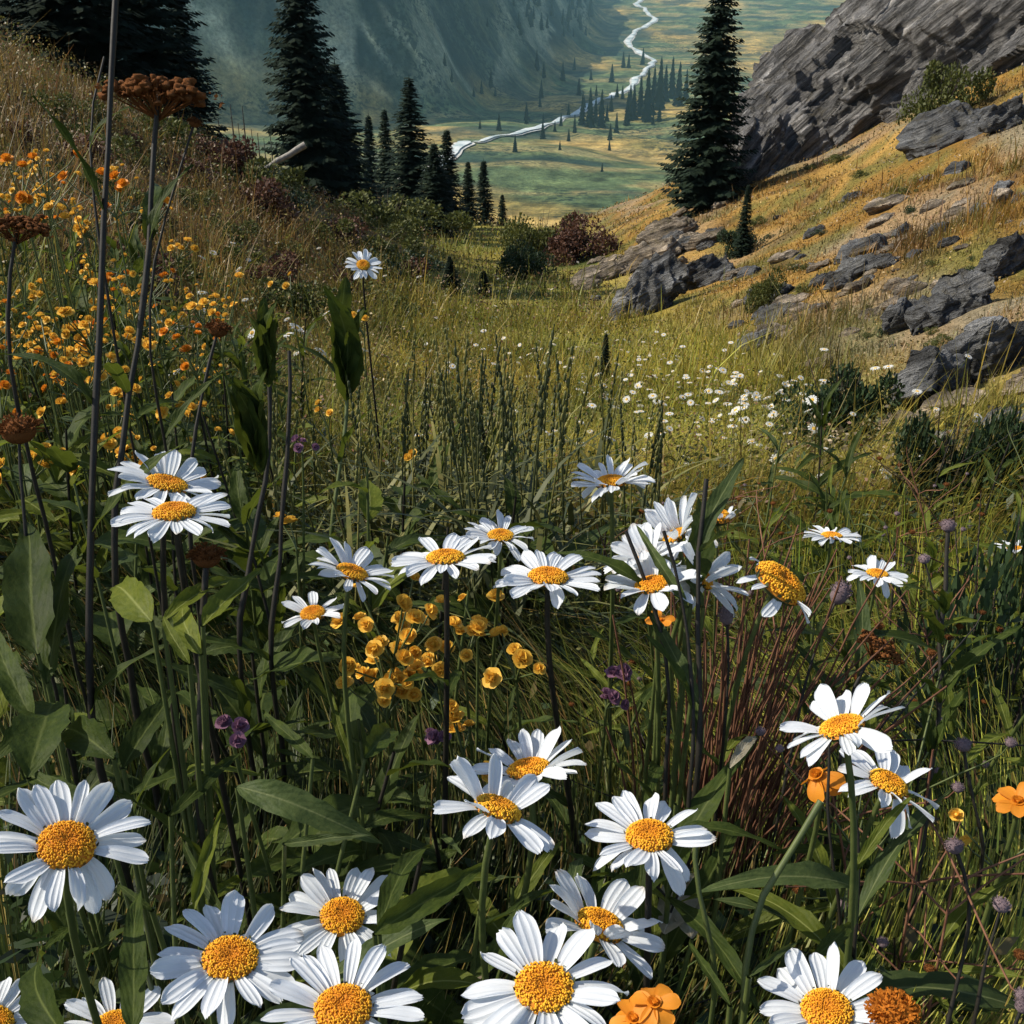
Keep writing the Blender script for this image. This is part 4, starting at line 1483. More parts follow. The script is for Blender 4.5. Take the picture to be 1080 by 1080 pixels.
def blossom_mesh(seed, mat):
    rg = np.random.default_rng(seed)
    V, Fq, V2, F2 = blossom_arrays(rg)
    b = MB()
    b.add(V, Fq)
    b.add(V2, F2)
    return b.mesh('blossom', mat, use_col=False)


BLOS = [blossom_mesh(600 + k, M_YELLOW) for k in range(4)]
BLOS_O = [blossom_mesh(620 + k, M_ORANGE) for k in range(3)]
BLOS_P = [blossom_mesh(640 + k, M_PINK) for k in range(2)]


def cluster(top, label, group=None, n=7, spread=.03, bs=.009, kinds=None, name='golden_flower', foot=None, elong=1.0, cat='flower'):
    kinds = kinds or BLOS
    fx, fy = foot or (top.x + random.uniform(-.04, .04), top.y + random.uniform(-.03, .05))
    g = on_ground(fx, fy)
    t = thing(name, label, cat, g, group)
    h = top - g
    b = MB()
    base = h - Vector((0, 0, spread * 1.6 * elong))
    V, Fa, uv = tube(bez((0, 0, -.02), (0, 0, h.z * .4), tuple(base - Vector((0, 0, .05))), tuple(base), 8), np.linspace(.0022, .0014, 8), 6)
    b.add(V, Fa)
    tips = []
    for k in range(n):
        q = h + Vector((random.gauss(0, spread), random.gauss(0, spread), random.gauss(0, spread * .6 * elong)))
        tips.append(q)
        V, Fa, uv = tube(bez(tuple(base), tuple(base + Vector((0, 0, spread * .5))), tuple(q - Vector((0, 0, spread * .4))), tuple(q), 5), [.0013, .0011, .001, .0009, .0008], 5)
        b.add(V, Fa)
    put('stem', b.mesh('stem', M_STEM, use_col=False), t)
    for q in tips:
        out = (q - base).normalized() + Vector((random.gauss(0, .35), random.gauss(0, .35) - .25, .3))
        s = bs * random.uniform(.75, 1.25)
        put('blossom', kinds[random.randrange(len(kinds))], t, Matrix.Translation(q) @ frame_from_z(out, random.uniform(0, 6)) @ Matrix.Scale(s, 4))


CL = 'loose golden flower cluster on a thin stalk, one of many among the daisy stems'
CG = 'golden clusters among the daisy stems'
for (u, v, d, n, lab) in [
    (412, 660, 1.0, 11, 'dense golden cluster beneath the flat wide daisy'),
    (490, 668, 1.0, 8, 'golden cluster behind the stem of the flat wide daisy'),
    (545, 686, 1.0, 6, 'small bright golden cluster under the open central daisy'),
    (440, 712, 1.05, 7, 'orange-gold cluster hanging lowest below the flat wide daisy'),
    (488, 768, 1.0, 5, 'golden cluster above the upright-petalled daisy'),
    (305, 292, 2.4, 3, 'tiny golden cluster on the bank under the fallen log'),
    (383, 336, 2.0, 4, 'golden cluster touching the stalk of the lone daisy'),
    (310, 552, 1.25, 2, 'single golden bloom beside the leafy bud stalk'),
    (345, 434, 1.8, 3, 'golden bloom between two upright grass stalks'),
    (434, 482, 1.7, 3, 'orange bloom low at the edge of the tall grass stalks'),
    (160, 490, 1.1, 4, 'golden cluster peeking above the overlapping pair of daisies'),
    (1060, 888, .9, 3, 'small yellow bloom near the purple thistle buds'),
    (925, 1075, .62, 2, 'yellow bud low beside the withered orange flower'),
]:
    cluster(at(u, v, d), lab, None, int(n * 1.1), .022 * max(1, n / 8), .0095)
for k in range(7):
    cluster(at(random.uniform(380, 520), random.uniform(640, 740), random.uniform(1.0, 1.25)), CL, CG, random.randint(3, 6), .02, .009)
HL = 'golden flower cluster, one of many covering the grassy bank near the dark stalks'
HG = 'golden flower clusters on the grassy bank'
for k in range(98):
    if k < 52:
        u, v = random.gauss(50, 55), random.uniform(165, 400)
    elif k < 78:
        u, v = random.uniform(100, 240), random.uniform(290, 480)
    else:
        u, v = random.uniform(-20, 120), random.uniform(300, 500)
    if u > 270:
        continue
    d = random.uniform(1.5, 2.9)
    p = at(u, v, d)
    if p.z < gz(p.x, p.y) + .12:
        continue
    cluster(p, HL, HG, random.randint(4, 8), random.uniform(.02, .045), random.uniform(.006, .0125), BLOS if random.random() < .9 else BLOS_O)

# orange five-petal flowers
def orange_flower(u, v, d, s, label, droop=.3, ratio=.7, ang=90, n=7):
    c = at(u, v, d)
    g = on_ground(c.x + random.uniform(-.03, .03), max(c.y + .02, .3))
    t = thing('orange_flower', label, 'flower', g)
    view = (-c).normalized()
    sd = RIGHT * math.cos(R(ang)) + UP * math.sin(R(ang))
    nrm = view * ratio + sd * .7
    HM = Matrix.Translation(c - g) @ frame_from_z(nrm)
    for k in range(n):
        M = HM @ Matrix.Rotation(k * 6.283 / n + random.gauss(0, .15), 4, 'Z') @ Matrix.Translation((s * .12, 0, 0)) @ Matrix.Rotation(droop + random.gauss(0, .25), 4, 'Y') @ Matrix.Diagonal((s, s * 1.5, s, 1))
        put('petal', PET_O[k % 3], t, M)
    put('disc', BLOS_O[0], t, HM @ Matrix.Scale(s * .4, 4))
    stem_obj(t, [(0, 0, -.02), (0, 0, (c - g).z * .5), tuple((c - g) - nrm * .04), tuple(c - g)], .0024, .0018, M_STEM)


PET_O = []
for k in range(3):
    me = petal_mesh(700 + k, .5, .25)
    me.materials.clear()
    me.materials.append(M_ORANGE)
    PET_O.append(me)
orange_flower(690, 1058, .60, .013, 'orange flower low behind the dark straight daisy stem', .2)
orange_flower(862, 818, .78, .018, 'ragged orange flower under the ragged double-looking daisy', .6, .4, 120)
orange_flower(1074, 846, .8, .016, 'orange flower at the picture edge above the thistle buds', -.2, .5)
orange_flower(668, 1075, .60, .013, 'small orange flower at the bottom next to the larger orange flower', .2, .6)
orange_flower(696, 655, .95, .012, 'orange bud under the crowded daisy', -.3, .5)

# ------------------------------------------------------------------ brown seed heads on tall stalks
def seed_head_mesh(seed, n=260, flat=.45, mat=None, ln=.22):
    rg = np.random.default_rng(seed)
    b = MB()
    d = rg.normal(size=(n, 3))
    d[:, 2] = np.abs(d[:, 2]) * .8 + .05
    d /= np.linalg.norm(d, axis=1)[:, None]
    P = d * rg.uniform(.55, .85, n)[:, None]
    P[:, 2] *= flat
    a = d + rg.normal(size=(n, 3)) * .35
    a[:, 2] = a[:, 2] * .6
    a /= np.linalg.norm(a, axis=1)[:, None]
    s = np.cross(a, rg.normal(size=(n, 3)))
    s /= np.linalg.norm(s, axis=1)[:, None]
    l = ln * rg.uniform(.6, 1.6, n)[:, None]
    V = np.stack([P - s * .035, P + s * .035, P + a * l + s * .045, P + a * l - s * .045], 1).reshape(-1, 3)
    b.add(V, np.arange(n * 4).reshape(-1, 4))
    V0, F0 = ICO[3]
    W = V0 * np.array([.72, .72, .72 * flat])
    W = W * (1 + .12 * fbm(V0[:, 0] * 5, V0[:, 1] * 5, V0[:, 2] * 5, 3))[:, None]
    b.add(W, F0)
    return b.mesh('seed_head', mat or M_BROWN, smooth=False, use_col=False)


def umbel_mesh(seed, mat, n=150):
    rg = np.random.default_rng(seed)
    b = MB()
    V0, F0 = ICO[2]
    for k in range(n):
        r = math.sqrt((k + .5) / n) * (.95 + .12 * rg.random())
        a = k * 2.39996 + rg.normal() * .2
        lobe = 1 + .12 * math.sin(a * 5 + seed)
        q = np.array([r * lobe * math.cos(a), r * lobe * math.sin(a), .26 * (1 - r * r) + rg.normal() * .08])
        W = V0 * (1 + .35 * rg.normal(size=(len(V0), 1))) * np.array([.085, .085, .06]) * rg.uniform(.7, 1.4)
        b.add(W + q, F0)
        if k % 4 == 0:
            V, Fa, uv = tube(bez((0, 0, -.55), tuple(q * .2 + np.array([0, 0, -.42])), tuple(q * .75 + np.array([0, 0, -.2])), tuple(q), 6), [.035, .03, .025, .022, .02, .02], 4)
            b.add(V, Fa)
    d = rg.normal(size=(260, 3)) * np.array([.5, .5, .05])
    a = rg.normal(size=(260, 3)) * np.array([1, 1, .5])
    a /= np.linalg.norm(a, axis=1)[:, None]
    e = np.cross(a, rg.normal(size=(260, 3)))
    l = rg.uniform(.06, .2, (260, 1))
    V = np.stack([d, d + a * l * .5 + e * .02, d + a * l, d + a * l * .5 - e * .02], 1).reshape(-1, 3)
    b.add(V, np.arange(1040).reshape(-1, 4))
    return b.mesh('seed_head', mat, smooth=False, use_col=False)


SH_FLAT = umbel_mesh(1, M_BROWN)
SH_ROUND = seed_head_mesh(2, 300, .75)
SH_RUST = seed_head_mesh(5, 900, .5, mat_simple('rust_orange', (.28, .075, .008), (.62, .22, .025), 200, .8, .1, .15, .4, .001), .12)
SH_BUD = seed_head_mesh(3, 220, .9, M_PURPD, .14)


def stalk(pts, d, r, label, name='dried_stalk', cat='plant', head=None, headpx=0, leaves=0, lkey='dn', ll=.09, mat=None, group=None, squash=1.0):
    """pts: the stalk's course from top to bottom in the photograph; d: its distance"""
    ds = d if isinstance(d, (list, tuple)) else [d] * len(pts)
    W = [at(u, v, q) for (u, v), q in zip(pts, ds)]
    last = W[-1]
    g = on_ground(last.x, last.y + .02)
    if last.z > g.z + .03:
        W.append(g)
    root = Vector(W[-1])
    t = thing(name, label, cat, root, group)
    P = np.array([tuple(w - root) for w in W[::-1]])
    P = resample(P, 22, 2)
    wob = np.cumsum(RNG.normal(size=(22, 3)) * np.array([1, 1, 0]) * r * .30, axis=0)
    P[1:-1] += (wob - np.linspace(0, 1, 22)[:, None] * wob[-1])[1:-1]
    V, Fa, uv = tube(P, np.linspace(r, r * .6, 22) * (1 + .12 * RNG.normal(size=22)), 8)
    put('stem', mesh('stem', V, Fa, mat or M_DSTEM), t)
    if head is not None:
        s = headpx / F * ds[0] / 2
        dr = Vector(P[-1] - P[-3]).normalized()
        put('seed_head', head, t, Matrix.Translation(Vector(P[-1])) @ frame_from_z(dr + Vector((0, -.25, .1))) @ Matrix.Diagonal((s, s, s * squash, 1)))
    for k in range(leaves):
        q = P[random.randint(4, 19)]
        put_leaf(t, q, dirv(random.uniform(0, 6.28), random.uniform(.8, 1.35)), ll * random.uniform(.7, 1.3), lkey)
    return t, P, root


stalk([(124, -40), (118, 120), (112, 300), (103, 480), (96, 740)], .82, .0036, 'tall bare dark stalk crossing the whole bank, topped beyond the frame', leaves=6, ll=.085)
stalk([(167, 100), (160, 230), (150, 340), (134, 470), (118, 600)], .95, .0040, 'tall dark stalk carrying a big flat rust-brown seed head', head=SH_FLAT, headpx=92, leaves=7, ll=.10, squash=1.0)
stalk([(18, 240), (8, 300), (0, 340)], .9, .0026, 'dark stalk with a rusty seed head at the picture edge', head=SH_FLAT, headpx=62)
stalk([(20, 455), (22, 520), (26, 600)], .9, .0022, 'short dark stalk with a dark brown seed head near the golden clusters', head=SH_ROUND, headpx=48)
stalk([(230, 348), (216, 410), (200, 480), (195, 560)], 1.1, .0028, 'dark stalk with a small dark brown knob above the overlapping daisies', head=SH_ROUND, headpx=28)
stalk([(218, 588), (214, 640), (212, 740), (205, 850)], .75, .0034, 'dark stalk with a fuzzy brown head below the overlapping daisies', head=SH_ROUND, headpx=40, leaves=2)
stalk([(928, 684), (905, 700), (893, 760), (890, 830)], .95, .0026, 'bent stalk with a rust-orange drooping seed head', head=SH_FLAT, headpx=50)
stalk([(942, 1068), (950, 1100), (955, 1140)], .53, .0024, 'withered orange-brown flower head pressed against the bottom daisy', name='withered_flower', cat='flower', head=SH_RUST, headpx=62)
stalk([(1007, 893), (1020, 905), (1030, 960), (1005, 1060), (990, 1120)], .72, .0022, 'purple-grey thistle bud on a bent stalk near the corner', head=SH_BUD, headpx=23)
stalk([(1016, 786), (1022, 830), (1040, 900)], .9, .0020, 'pale fuzzy bud beside the tipped daisy', head=SH_BUD, headpx=21)
stalk([(1056, 955), (1040, 1000), (1030, 1080)], .75, .0020, 'dark seed bud lowest near the picture corner', head=SH_BUD, headpx=23)
stalk([(1078, 1062), (1060, 1090), (1050, 1130)], .62, .0018, 'small grey bud cut by the bottom corner', head=SH_BUD, headpx=20)
stalk([(1000, 555), (992, 640), (985, 760), (965, 940)], .95, .0034, 'tall grey-green weed stalk topped by pale buds', head=SH_BUD, headpx=20, leaves=10, ll=.07)
stalk([(975, 590), (990, 650), (992, 720)], .98, .0016, 'thin side stalk with a pale bud next to the tall weed stalk', head=SH_BUD, headpx=15, leaves=3, ll=.05)
stalk([(886, 626), (870, 650), (850, 720), (820, 860)], .95, .0020, 'thin stalk with a hanging purple flower below the flat side-on daisy', head=SH_BUD, headpx=26, squash=1.5)
stalk([(766, 650), (770, 690), (765, 760)], .9, .0018, 'thin stalk with a purple tuft under the crumpled daisy', head=SH_BUD, headpx=21, squash=1.4)
stalk([(866, 845), (840, 890), (800, 930), (785, 1000), (780, 1090)], .66, .0034, 'thick curved green stalk arching over the pale dry leaf', mat=M_STEM)
stalk([(735, 870), (728, 930), (760, 1010)], .68, .0026, 'green stalk leaning beside the neat daisy', mat=M_STEM)
stalk([(700, 560), (718, 610), (735, 720), (730, 860)], .82, .0022, 'thin dark stalk crossing the crowded daisy', leaves=4, ll=.07)
stalk([(745, 505), (735, 590), (738, 700), (735, 830)], .84, .0030, 'dark leafy stalk in the tangle beside the yellow button-like daisy', leaves=5, ll=.08, lkey='sn')
stalk([(660, 560), (690, 640), (705, 730), (700, 850)], .86, .0022, 'slanting dark stalk behind the crowded daisy', leaves=3, ll=.07)
stalk([(885, 740), (892, 800), (905, 900), (900, 1010)], .76, .0018, 'thin brown stalk crossing the ragged double-looking daisy')
stalk([(872, 745), (880, 800), (865, 860), (890, 960)], .77, .0016, 'second thin brown stalk at the ragged double-looking daisy, branching lower')
stalk([(110, 60), (85, 100), (95, 180), (108, 290)], 1.0, .0018, 'thin arching stalk bending towards the tall bare dark stalk', leaves=2, ll=.06)
stalk([(205, 130), (185, 190), (165, 260), (150, 330)], .97, .0018, 'thin side stalk with a dry curled tip near the flat seed head', head=SH_ROUND, headpx=16, leaves=1)
# pinkish specks on the thistles
for (u, v, d, lab) in ((640, 736, 1.0, 'pink wildflower under the crowded daisy'), (645, 712, 1.05, 'small pink wildflower just above another pink one'), (243, 765, .8, 'dull pink flower in the dark leaves'),
                       (462, 780, .95, 'pink bloom beside the golden cluster above the upright-petalled daisy'), (318, 470, 1.3, 'pinkish bloom beside the leafy bud stalk')):
    cluster(at(u, v, d), lab, None, 4, .008, .008, BLOS_P, 'pink_flower')

# leafy bud stalks
def bud_mesh():
    b = MB()
    for k in range(7):
        a = k * 2.4
        t = np.linspace(0, 1, 10)
        s = np.linspace(-1, 1, 5)
        T, S = np.meshgrid(t, s, indexing='ij')
        w = .24 * np.sin(np.pi * np.clip(T, .02, .985) ** .8)
        rad = .12 + .15 * np.sin(np.pi * T ** .8) - .02 * k / 7
        x = rad * np.cos(S * w * 4)
        y = S * w
        z = T * (1 - .06 * k)
        ca, sa = math.cos(a), math.sin(a)
        b.add(np.stack([x * ca - y * sa, x * sa + y * ca, z], -1).reshape(-1, 3), grid_faces(10, 5), uv=np.stack([T, (S + 1) / 2], -1).reshape(-1, 2))
    return b.mesh('bud', M_LEAF_D, use_col=False)


BUD = bud_mesh()
t, P, root = stalk([(284, 400), (290, 450), (280, 500), (262, 580), (250, 680)], 1.0, .0032, 'dark stalk with two large closed leafy buds', leaves=3, ll=.08)
def leaf_bud(t, q, axis, ln, n=9, key='d'):
    q = Vector(q)
    axis = Vector(axis).normalized()
    for k in range(n):
        az = k * 2.4
        side = Vector((math.cos(az), math.sin(az), 0))
        put_leaf(t, q + axis * ln * .25 * (k / n), axis + side * random.uniform(.03, .16), ln * random.uniform(.6, 1.05), 'dn', 0, None, 2.3, up=tuple(-side + Vector((0, 0, .2))))


leaf_bud(t, at(284, 408, .99) - root, (.02, 0, 1), .075)
leaf_bud(t, at(277, 500, .99) - root, (-.10, 0, 1), .085, 11)
stalk([(305, 370), (306, 440), (300, 520), (293, 600), (285, 700)], 1.02, .0030, 'plain dark stalk rising beside the two leafy buds', leaves=3, ll=.08)
t, P, root = stalk([(368, 300), (366, 380), (360, 470), (345, 560)], 1.6, .0040, 'green leafy stalk beneath the lone high daisy', leaves=6, ll=.1, mat=M_STEM)
leaf_bud(t, at(366, 425, 1.59) - root, (.05, 0, 1), .15, 8, 'dn')

# low shrubs and weeds roughening the bank and the meadow
BKL = 'low scrubby shrub, one of many roughening the brown grassy bank'
BKG = 'low shrubs on the grassy bank'
small_b = [bush_mesh('foliage', 90 + k, mt, 1500, .10, 8) for k, mt in enumerate((M_BUSH_O, M_BUSH_R, M_BUSH_D, M_BUSH_O))]
for k in range(120):
    u, v = random.uniform(-30, 440), random.uniform(95, 345)
    p = hit(u, v)
    d = p.dot(FWD)
    if d > 34 or d < 3:
        continue
    w = random.uniform(26, 76) / F * d / 2
    t = thing('low_shrub', BKL, 'shrub', p, BKG, Matrix.Translation(p) @ Matrix.Rotation(random.uniform(0, 6), 4, 'Z') @ Matrix.Diagonal((w * 1.2, w * 1.2, w * random.uniform(.8, 1.3), 1)))
    put('foliage', small_b[random.choice((0, 0, 1, 1, 2, 3))], t)
MWL = 'dark leafy weed clump, one of several standing in the green meadow'
for k in range(30):
    u, v = random.uniform(440, 1080), random.uniform(420, 600)
    if 560 < u < 840 and v < 480:
        continue
    p = hit(u, v)
    d = p.dot(FWD)
    w = random.uniform(22, 52) / F * d / 2
    t = thing('weed_clump', MWL, 'weed', p, 'leafy weed clumps in the meadow', Matrix.Translation(p) @ Matrix.Rotation(random.uniform(0, 6), 4, 'Z') @ Matrix.Diagonal((w, w, w * random.uniform(1, 1.7), 1)))
    put('foliage', small_b[random.choice((0, 2, 2, 3))], t)
HKL = 'small dry shrub, one of several among the rocks of the golden hillside'
for k in range(26):
    u, v = random.uniform(780, 1085), random.uniform(120, 400)
    p = hit(u, v)
    d = p.dot(FWD)
    if d > 30:
        continue
    w = random.uniform(12, 34) / F * d / 2
    t = thing('low_shrub', HKL, 'shrub', p, 'small shrubs on the golden hillside', Matrix.Translation(p) @ Matrix.Rotation(random.uniform(0, 6), 4, 'Z') @ Matrix.Diagonal((w, w, w * .8, 1)))
    put('foliage', small_b[random.choice((0, 0, 3, 2))], t)
GBL = 'tall leafy weed, one of those standing between the golden clusters'
for k in range(74):
    u, v = random.uniform(-30, 320), random.uniform(330, 640)
    d = random.uniform(1.3, 4.4)
    q = at(u, v, d)
    g = gz(q.x, q.y)
    leafy_plant(q.x, q.y, random.uniform(.25, .55), random.randint(10, 16), random.uniform(.09, .17), random.choice(['dn', 'dn', 'gn', 'd']), GBL, 'leafy weeds among the golden clusters', elr=(.3, 1.3))

# ------------------------------------------------------------------ tall grass stalks in the middle
ST = []
M_DARKST = mat_simple('dark_grass_stalk', (.030, .042, .014), (.08, .085, .026), 30, .6, .3, .1, .2, .001, .6)
for k in range(4):
    b = MB()
    V, Fa, uv = tube(bez((0, 0, -.05), (.0, 0, .35), (.02 * (k - 1.5), .01, .7), (.06 * (k - 1.5), 0, 1), 10), np.linspace(.0024, .0009, 10), 6)
    b.add(V, Fa)
    for j in range(12):
        z = .78 + .018 * j
        q = Vector((.06 * (k - 1.5) * (z ** 2.2), 0, z))
        b.add(ICO[2][0] * np.array([.0022, .0022, .010]) + np.array(q) + RNG.normal(size=3) * .002, ICO[2][1])
    for j in range(5):
        a = j * 2.4 + k
        z0 = .05 + .13 * j
        l = .38 - .03 * j
        t_ = np.linspace(0, 1, 7)[:, None]
        cen_ = np.array([0, 0, z0]) + t_ * l * np.array([math.cos(a) * .32, math.sin(a) * .32, .95]) + t_ ** 2.5 * l * np.array([math.cos(a) * .4, math.sin(a) * .4, -.28])
        sd2 = np.array([-math.sin(a), math.cos(a), 0]) * (.0042 * (1 - t_ ** 1.6) + .0003)
        Vb = np.stack([cen_ - sd2, cen_ + sd2], 1).reshape(-1, 3)
        b.add(Vb, grid_faces(7, 2))
    ST.append(b.mesh('grass_stalk', M_DARKST if k == 1 else mat_simple('straw_stalk', (.10, .115, .026), (.24, .20, .06), 30, .6, .3, .1, .2, .001, .8) if k == 0 else ST[0].materials[0], use_col=False))
SL = 'upright seeding grass stalk, one of the dense stand behind the daisy row'
for k in range(120):
    if k < 70:
        u, vt = random.gauss(525, 50), random.uniform(345, 440)
    elif k < 80:
        u, vt = random.uniform(672, 700), random.uniform(420, 450)
    else:
        u, vt = random.uniform(250, 460), random.uniform(380, 470)
    d = random.uniform(1.35, 2.3)
    p = at(u, vt, d)
    g = on_ground(p.x, p.y)
    h = p.z - g.z
    if h < .1:
        continue
    put('grass_stalk', ST[(1 if k % 2 else k % 4) if k < 80 else k % 4], None, Matrix.Translation(g) @ Matrix.Rotation(random.uniform(0, 6), 4, 'Z') @ Matrix.Rotation(random.gauss(0, .06), 4, 'X') @ Matrix.Diagonal((1, 1, h, 1)), SL, 'grass stalk', 'upright grass stalks behind the daisy row')

# reddish dry tuft
b = MB()
for k in range(120):
    bx, by = random.gauss(0, .018), random.gauss(0, .018)
    hh = random.uniform(.18, .33)
    ex, ey = random.uniform(-.01, .09) + bx, random.gauss(0, .04)
    V, Fa, uv = tube(bez((bx, by, -.02), (bx, by, hh * .4), (bx + ex * .5, by + ey * .5, hh * .8), (bx + ex, by + ey, hh), 6), np.linspace(.0014, .0006, 6), 4)
    b.add(V, Fa)
p = at(765, 760, 1.0)
put('dry_tuft', b.mesh('dry_tuft', M_REDGRASS, use_col=False), None, Matrix.Translation((p.x, p.y, p.z - .12)) , 'reddish-brown dry grass tuft under the drooping daisy', 'grass tuft')
o = bpy.data.objects['dry_tuft']
gzz = gz(p.x, p.y)
o.matrix_basis = Matrix.Translation((p.x, p.y, gzz)) @ Matrix.Diagonal((1.3, 1.3, (p.z + .13 - gzz) / .3, 1))

# ------------------------------------------------------------------ single leaves seen clearly
def big_leaf_plant(label, leaves, name='broad_leaf_plant', cat='plant'):
    """leaves: (u0, v0, u1, v1, d0, d1, key, widthfactor) base and tip in the photograph"""
    c = at(leaves[0][0], leaves[0][1], leaves[0][4])
    g = on_ground(c.x, max(c.y, .3))
    t = thing(name, label, cat, g)
    for (u0, v0, u1, v1, d0, d1, key, wf) in leaves:
        wf *= .5
        if key == 's' and u0 < 100:
            key = 'd'
        a, e = at(u0, v0, d0) - g, at(u1, v1, d1) - g
        put_leaf(t, a, e - a, (e - a).length, key, None, random.uniform(-.25, .25), wf, up=(0, -.55, .8))
        stem_obj(t, [(0, 0, -.02), (0, 0, a.z * .4), tuple(a * .8 + Vector((0, 0, a.z * .05))), tuple(a)], .0026, .0016, M_STEM, 6, 8)
    return t


big_leaf_plant('plant with bright green lit leaves below the overlapping daisies', [
    (160, 655, 102, 598, .72, .78, 'g', 1.5), (172, 655, 262, 586, .72, .78, 'g', 1.3), (212, 690, 168, 612, .7, .74, 'g', 1.5),
    (214, 660, 275, 596, .7, .76, 'g', 1.2), (200, 700, 165, 640, .68, .7, 'g', 1.4)])
big_leaf_plant('grey-green large leaves by the picture edge under the dark seed head', [
    (40, 690, 22, 545, .8, .92, 's', 1.4), (35, 760, -20, 640, .75, .8, 's', 1.5), (50, 720, 85, 560, .8, .92, 'd', 1.3), (30, 820, 60, 690, .7, .78, 's', 1.6)])
big_leaf_plant('large pointed leaf reaching up beside the smaller bottom daisy', [(395, 985, 515, 905, .62, .66, 'd', 1.2), (400, 985, 445, 840, .64, .72, 'd', 1.0)])
big_leaf_plant('wide flat leaves with pale edges in the dark centre', [
    (250, 830, 385, 868, .72, .68, 's', 1.5), (300, 890, 390, 882, .7, .66, 's', .9), (330, 800, 275, 745, .8, .86, 'd', 1.2), (385, 800, 430, 740, .8, .86, 'd', 1.3)])
big_leaf_plant('huge dark leaf at the bottom corner under the big daisy', [(70, 1095, 5, 985, .5, .58, 'd', 1.5), (140, 1090, 150, 930, .52, .62, 'd', 1.3)])
big_leaf_plant('blunt upright leaves beneath the big side daisy', [(205, 960, 232, 850, .66, .72, 'g', .7), (235, 965, 190, 880, .66, .72, 'd', .9), (160, 960, 120, 930, .62, .62, 'd', 1.3)])
big_leaf_plant('dark leaves spreading between the big side daisy and the fuzzy brown head', [
    (120, 800, 40, 740, .72, .76, 'd', 1.4), (130, 810, 185, 720, .74, .8, 'd', 1.5), (110, 860, 10, 800, .68, .7, 'd', 1.7), (180, 860, 260, 790, .72, .78, 'd', 1.4)])
big_leaf_plant('silvery upright leaf behind the neat daisy', [(605, 960, 606, 870, .74, .8, 's', 1.1), (625, 950, 640, 880, .76, .8, 'd', .8)])
big_leaf_plant('bluish leaves at the bottom below the thick curved stalk', [(790, 1030, 850, 985, .6, .62, 's', .8), (770, 1060, 720, 980, .6, .64, 'd', .9), (860, 1010, 910, 960, .66, .7, 'd', .9)])
big_leaf_plant('pale dry leaf standing on edge beneath the drooping daisy', [(770, 810, 808, 752, .8, .84, 'p', 1.0)], 'dry_leaf', 'leaf')
big_leaf_plant('papery beige leaf behind the neat daisy and curved stalk', [(700, 985, 745, 880, .82, .9, 'p', 2.0), (730, 990, 705, 900, .82, .9, 'p', 1.6)], 'dry_leaf', 'leaf')
big_leaf_plant('grey-green pointed leaf in the tangle of the crowded daisy', [(725, 640, 668, 545, .84, .86, 's', .9), (742, 640, 700, 560, .85, .88, 's', .9), (730, 620, 748, 510, .86, .9, 'd', 1.3)])

# thin wiry weeds in the sunnier corner
WGL = 'wiry branching weed, one of many tangled in the sunny grass corner'
WGG = 'wiry weeds in the sunny grass corner'
for k in range(40):
    y = random.uniform(.55, 1.7)
    x = random.uniform(.12, .56) * (y + .05)
    g = on_ground(x, y)
    t = thing('wiry_weed', WGL, 'plant', g, WGG)
    h = random.uniform(.22, .44)
    b = MB()
    lx, ly = random.gauss(0, .06), random.gauss(0, .06)
    P = bez((0, 0, -.02), (0, 0, h * .4), (lx * .5, ly * .5, h * .8), (lx, ly, h), 12)
    V, Fa, uv = tube(P, np.linspace(.0018, .0008, 12), 5)
    b.add(V, Fa)
    tips = []
    for j in range(random.randint(4, 8)):
        q = P[random.randint(4, 10)]
        e = q + np.array([random.gauss(0, .06), random.gauss(0, .06), random.uniform(.02, .09)])
        V, Fa, uv = tube(bez(q, q * .6 + e * .4 + np.array([0, 0, .01]), e - np.array([0, 0, .02]), e, 6), np.linspace(.001, .0006, 6), 4)
        b.add(V, Fa)
        tips.append(e)
    put('stem', b.mesh('stem', random.choice([M_STEM, M_DSTEM, M_REDGRASS]), use_col=False), t)
    for e in tips[:4]:
        put('seed_head', SH_ROUND if random.random() < .6 else SH_BUD, t, Matrix.Translation(Vector(e)) @ Matrix.Scale(random.uniform(.003, .006), 4))
    for j in range(5):
        q = P[random.randint(2, 9)]
        put_leaf(t, q, dirv(random.uniform(0, 6.28), random.uniform(.2, 1.1)), random.uniform(.04, .09), random.choice(['gn', 'dn']))

# feathery foliage beside the dark stalks of the edge
fern_b = bush_mesh('foliage', 77, M_BUSH_D, 2600, .07, 8)
for (u, v, w, h, lab) in ((1045, 800, 210, 235, 'feathery dark green shrub beside the tall grey-green weed stalk'), (1085, 700, 150, 150, 'olive feathery shrub at the picture edge behind the dark one')):
    p = at(u, v, 1.35)
    p.z = gz(p.x, p.y)
    hh = at(u, v - h, 1.35).z - p.z
    ww = w / F * 1.35 / 2
    t = thing('feathery_shrub', lab, 'bush', p, None, Matrix.Translation(p) @ Matrix.Diagonal((ww / .85, ww / .85, hh / .85, 1)))
    put('foliage', fern_b, t)
    put('branches', TW, t)

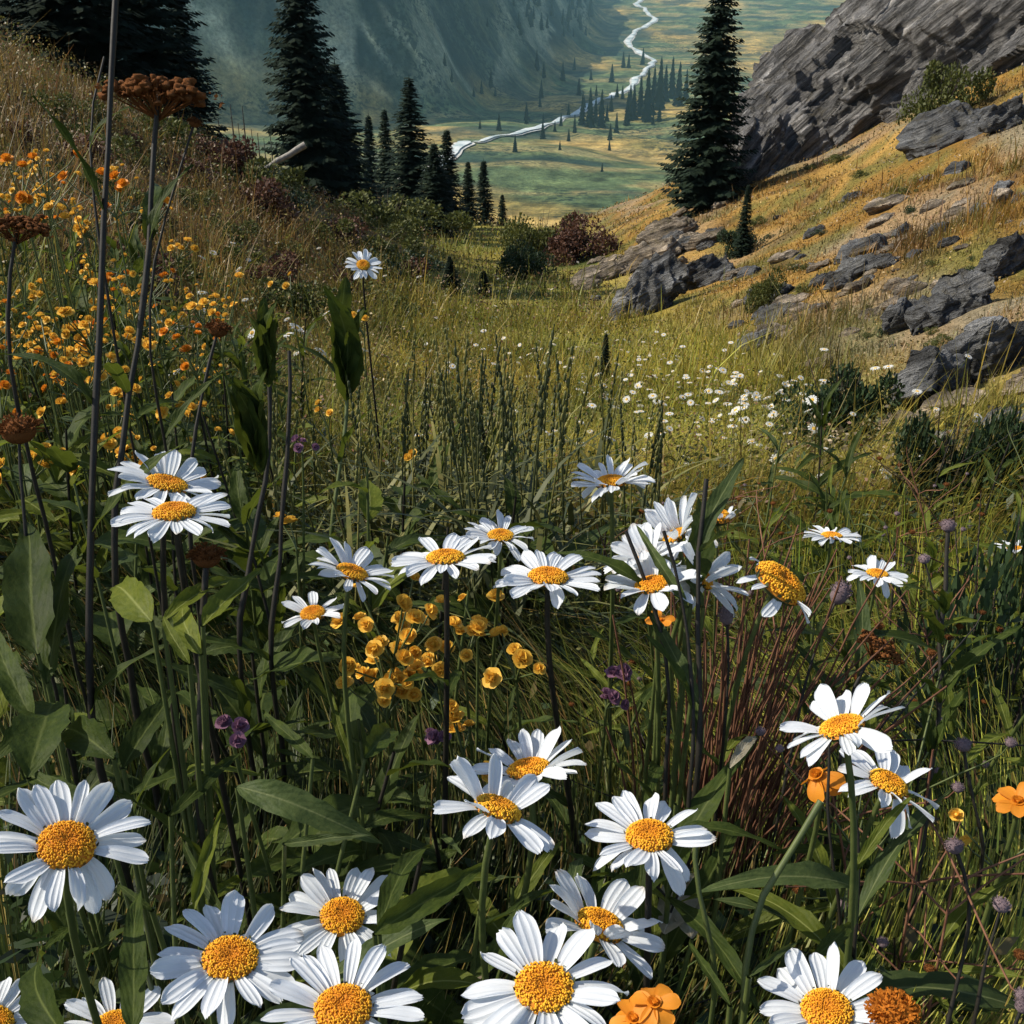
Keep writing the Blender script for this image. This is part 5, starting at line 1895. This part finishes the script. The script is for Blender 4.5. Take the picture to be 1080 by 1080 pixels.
# ------------------------------------------------------------------ haze
HZ = [(-6500, -40, -170), (6500, 7700, 420)]
(x0, y0, z0), (x1, y1, z1) = HZ
V = [(x0, y0, z0), (x1, y0, z0), (x1, y1, z0), (x0, y1, z0), (x0, y0, z1), (x1, y0, z1), (x1, y1, z1), (x0, y1, z1)]
me = bpy.data.meshes.new('haze')
me.from_pydata(V, [], [(0, 3, 2, 1), (4, 5, 6, 7), (0, 1, 5, 4), (1, 2, 6, 5), (2, 3, 7, 6), (3, 0, 4, 7)])
hm = bpy.data.materials.new('haze_air')
hm.use_nodes = True
nt = hm.node_tree
nt.nodes.clear()
o_ = nt.nodes.new('ShaderNodeOutputMaterial')
pv = nt.nodes.new('ShaderNodeVolumePrincipled')
pv.inputs['Color'].default_value = (.31, .58, .68, 1)
pv.inputs['Density'].default_value = .0001
pv.inputs['Anisotropy'].default_value = .1
nt.links.new(pv.outputs[0], o_.inputs['Volume'])
me.materials.append(hm)
put('haze', me, None, None, 'pale blue-green air filling the valley', 'haze', None, 'stuff')

# ------------------------------------------------------------------ light
SUN_AZ, SUN_EL = R(-84), R(42)
world = bpy.data.worlds.new('World')
SC.world = world
world.use_nodes = True
wn = world.node_tree
bg = wn.nodes['Background']
sky = wn.nodes.new('ShaderNodeTexSky')
sky.sky_type = 'NISHITA'
sky.sun_disc = False
sky.sun_elevation = SUN_EL
sky.sun_rotation = SUN_AZ
wn.links.new(sky.outputs[0], bg.inputs['Color'])
bg.inputs['Strength'].default_value = .12
sd = bpy.data.lights.new('sun', 'SUN')
sd.energy = 4.6
sd.angle = R(.5)
sd.color = (1, .92, .78)
so = bpy.data.objects.new('sun', sd)
COL.objects.link(so)
sv = Vector((math.sin(SUN_AZ) * math.cos(SUN_EL), math.cos(SUN_AZ) * math.cos(SUN_EL), math.sin(SUN_EL)))
so.rotation_euler = sv.to_track_quat('Z', 'Y').to_euler()

SC.view_settings.view_transform = 'Standard'
SC.view_settings.look = 'None'
SC.view_settings.exposure = .62
SC.view_settings.gamma = 1
SC.cycles.max_bounces = 6
SC.cycles.volume_bounces = 1
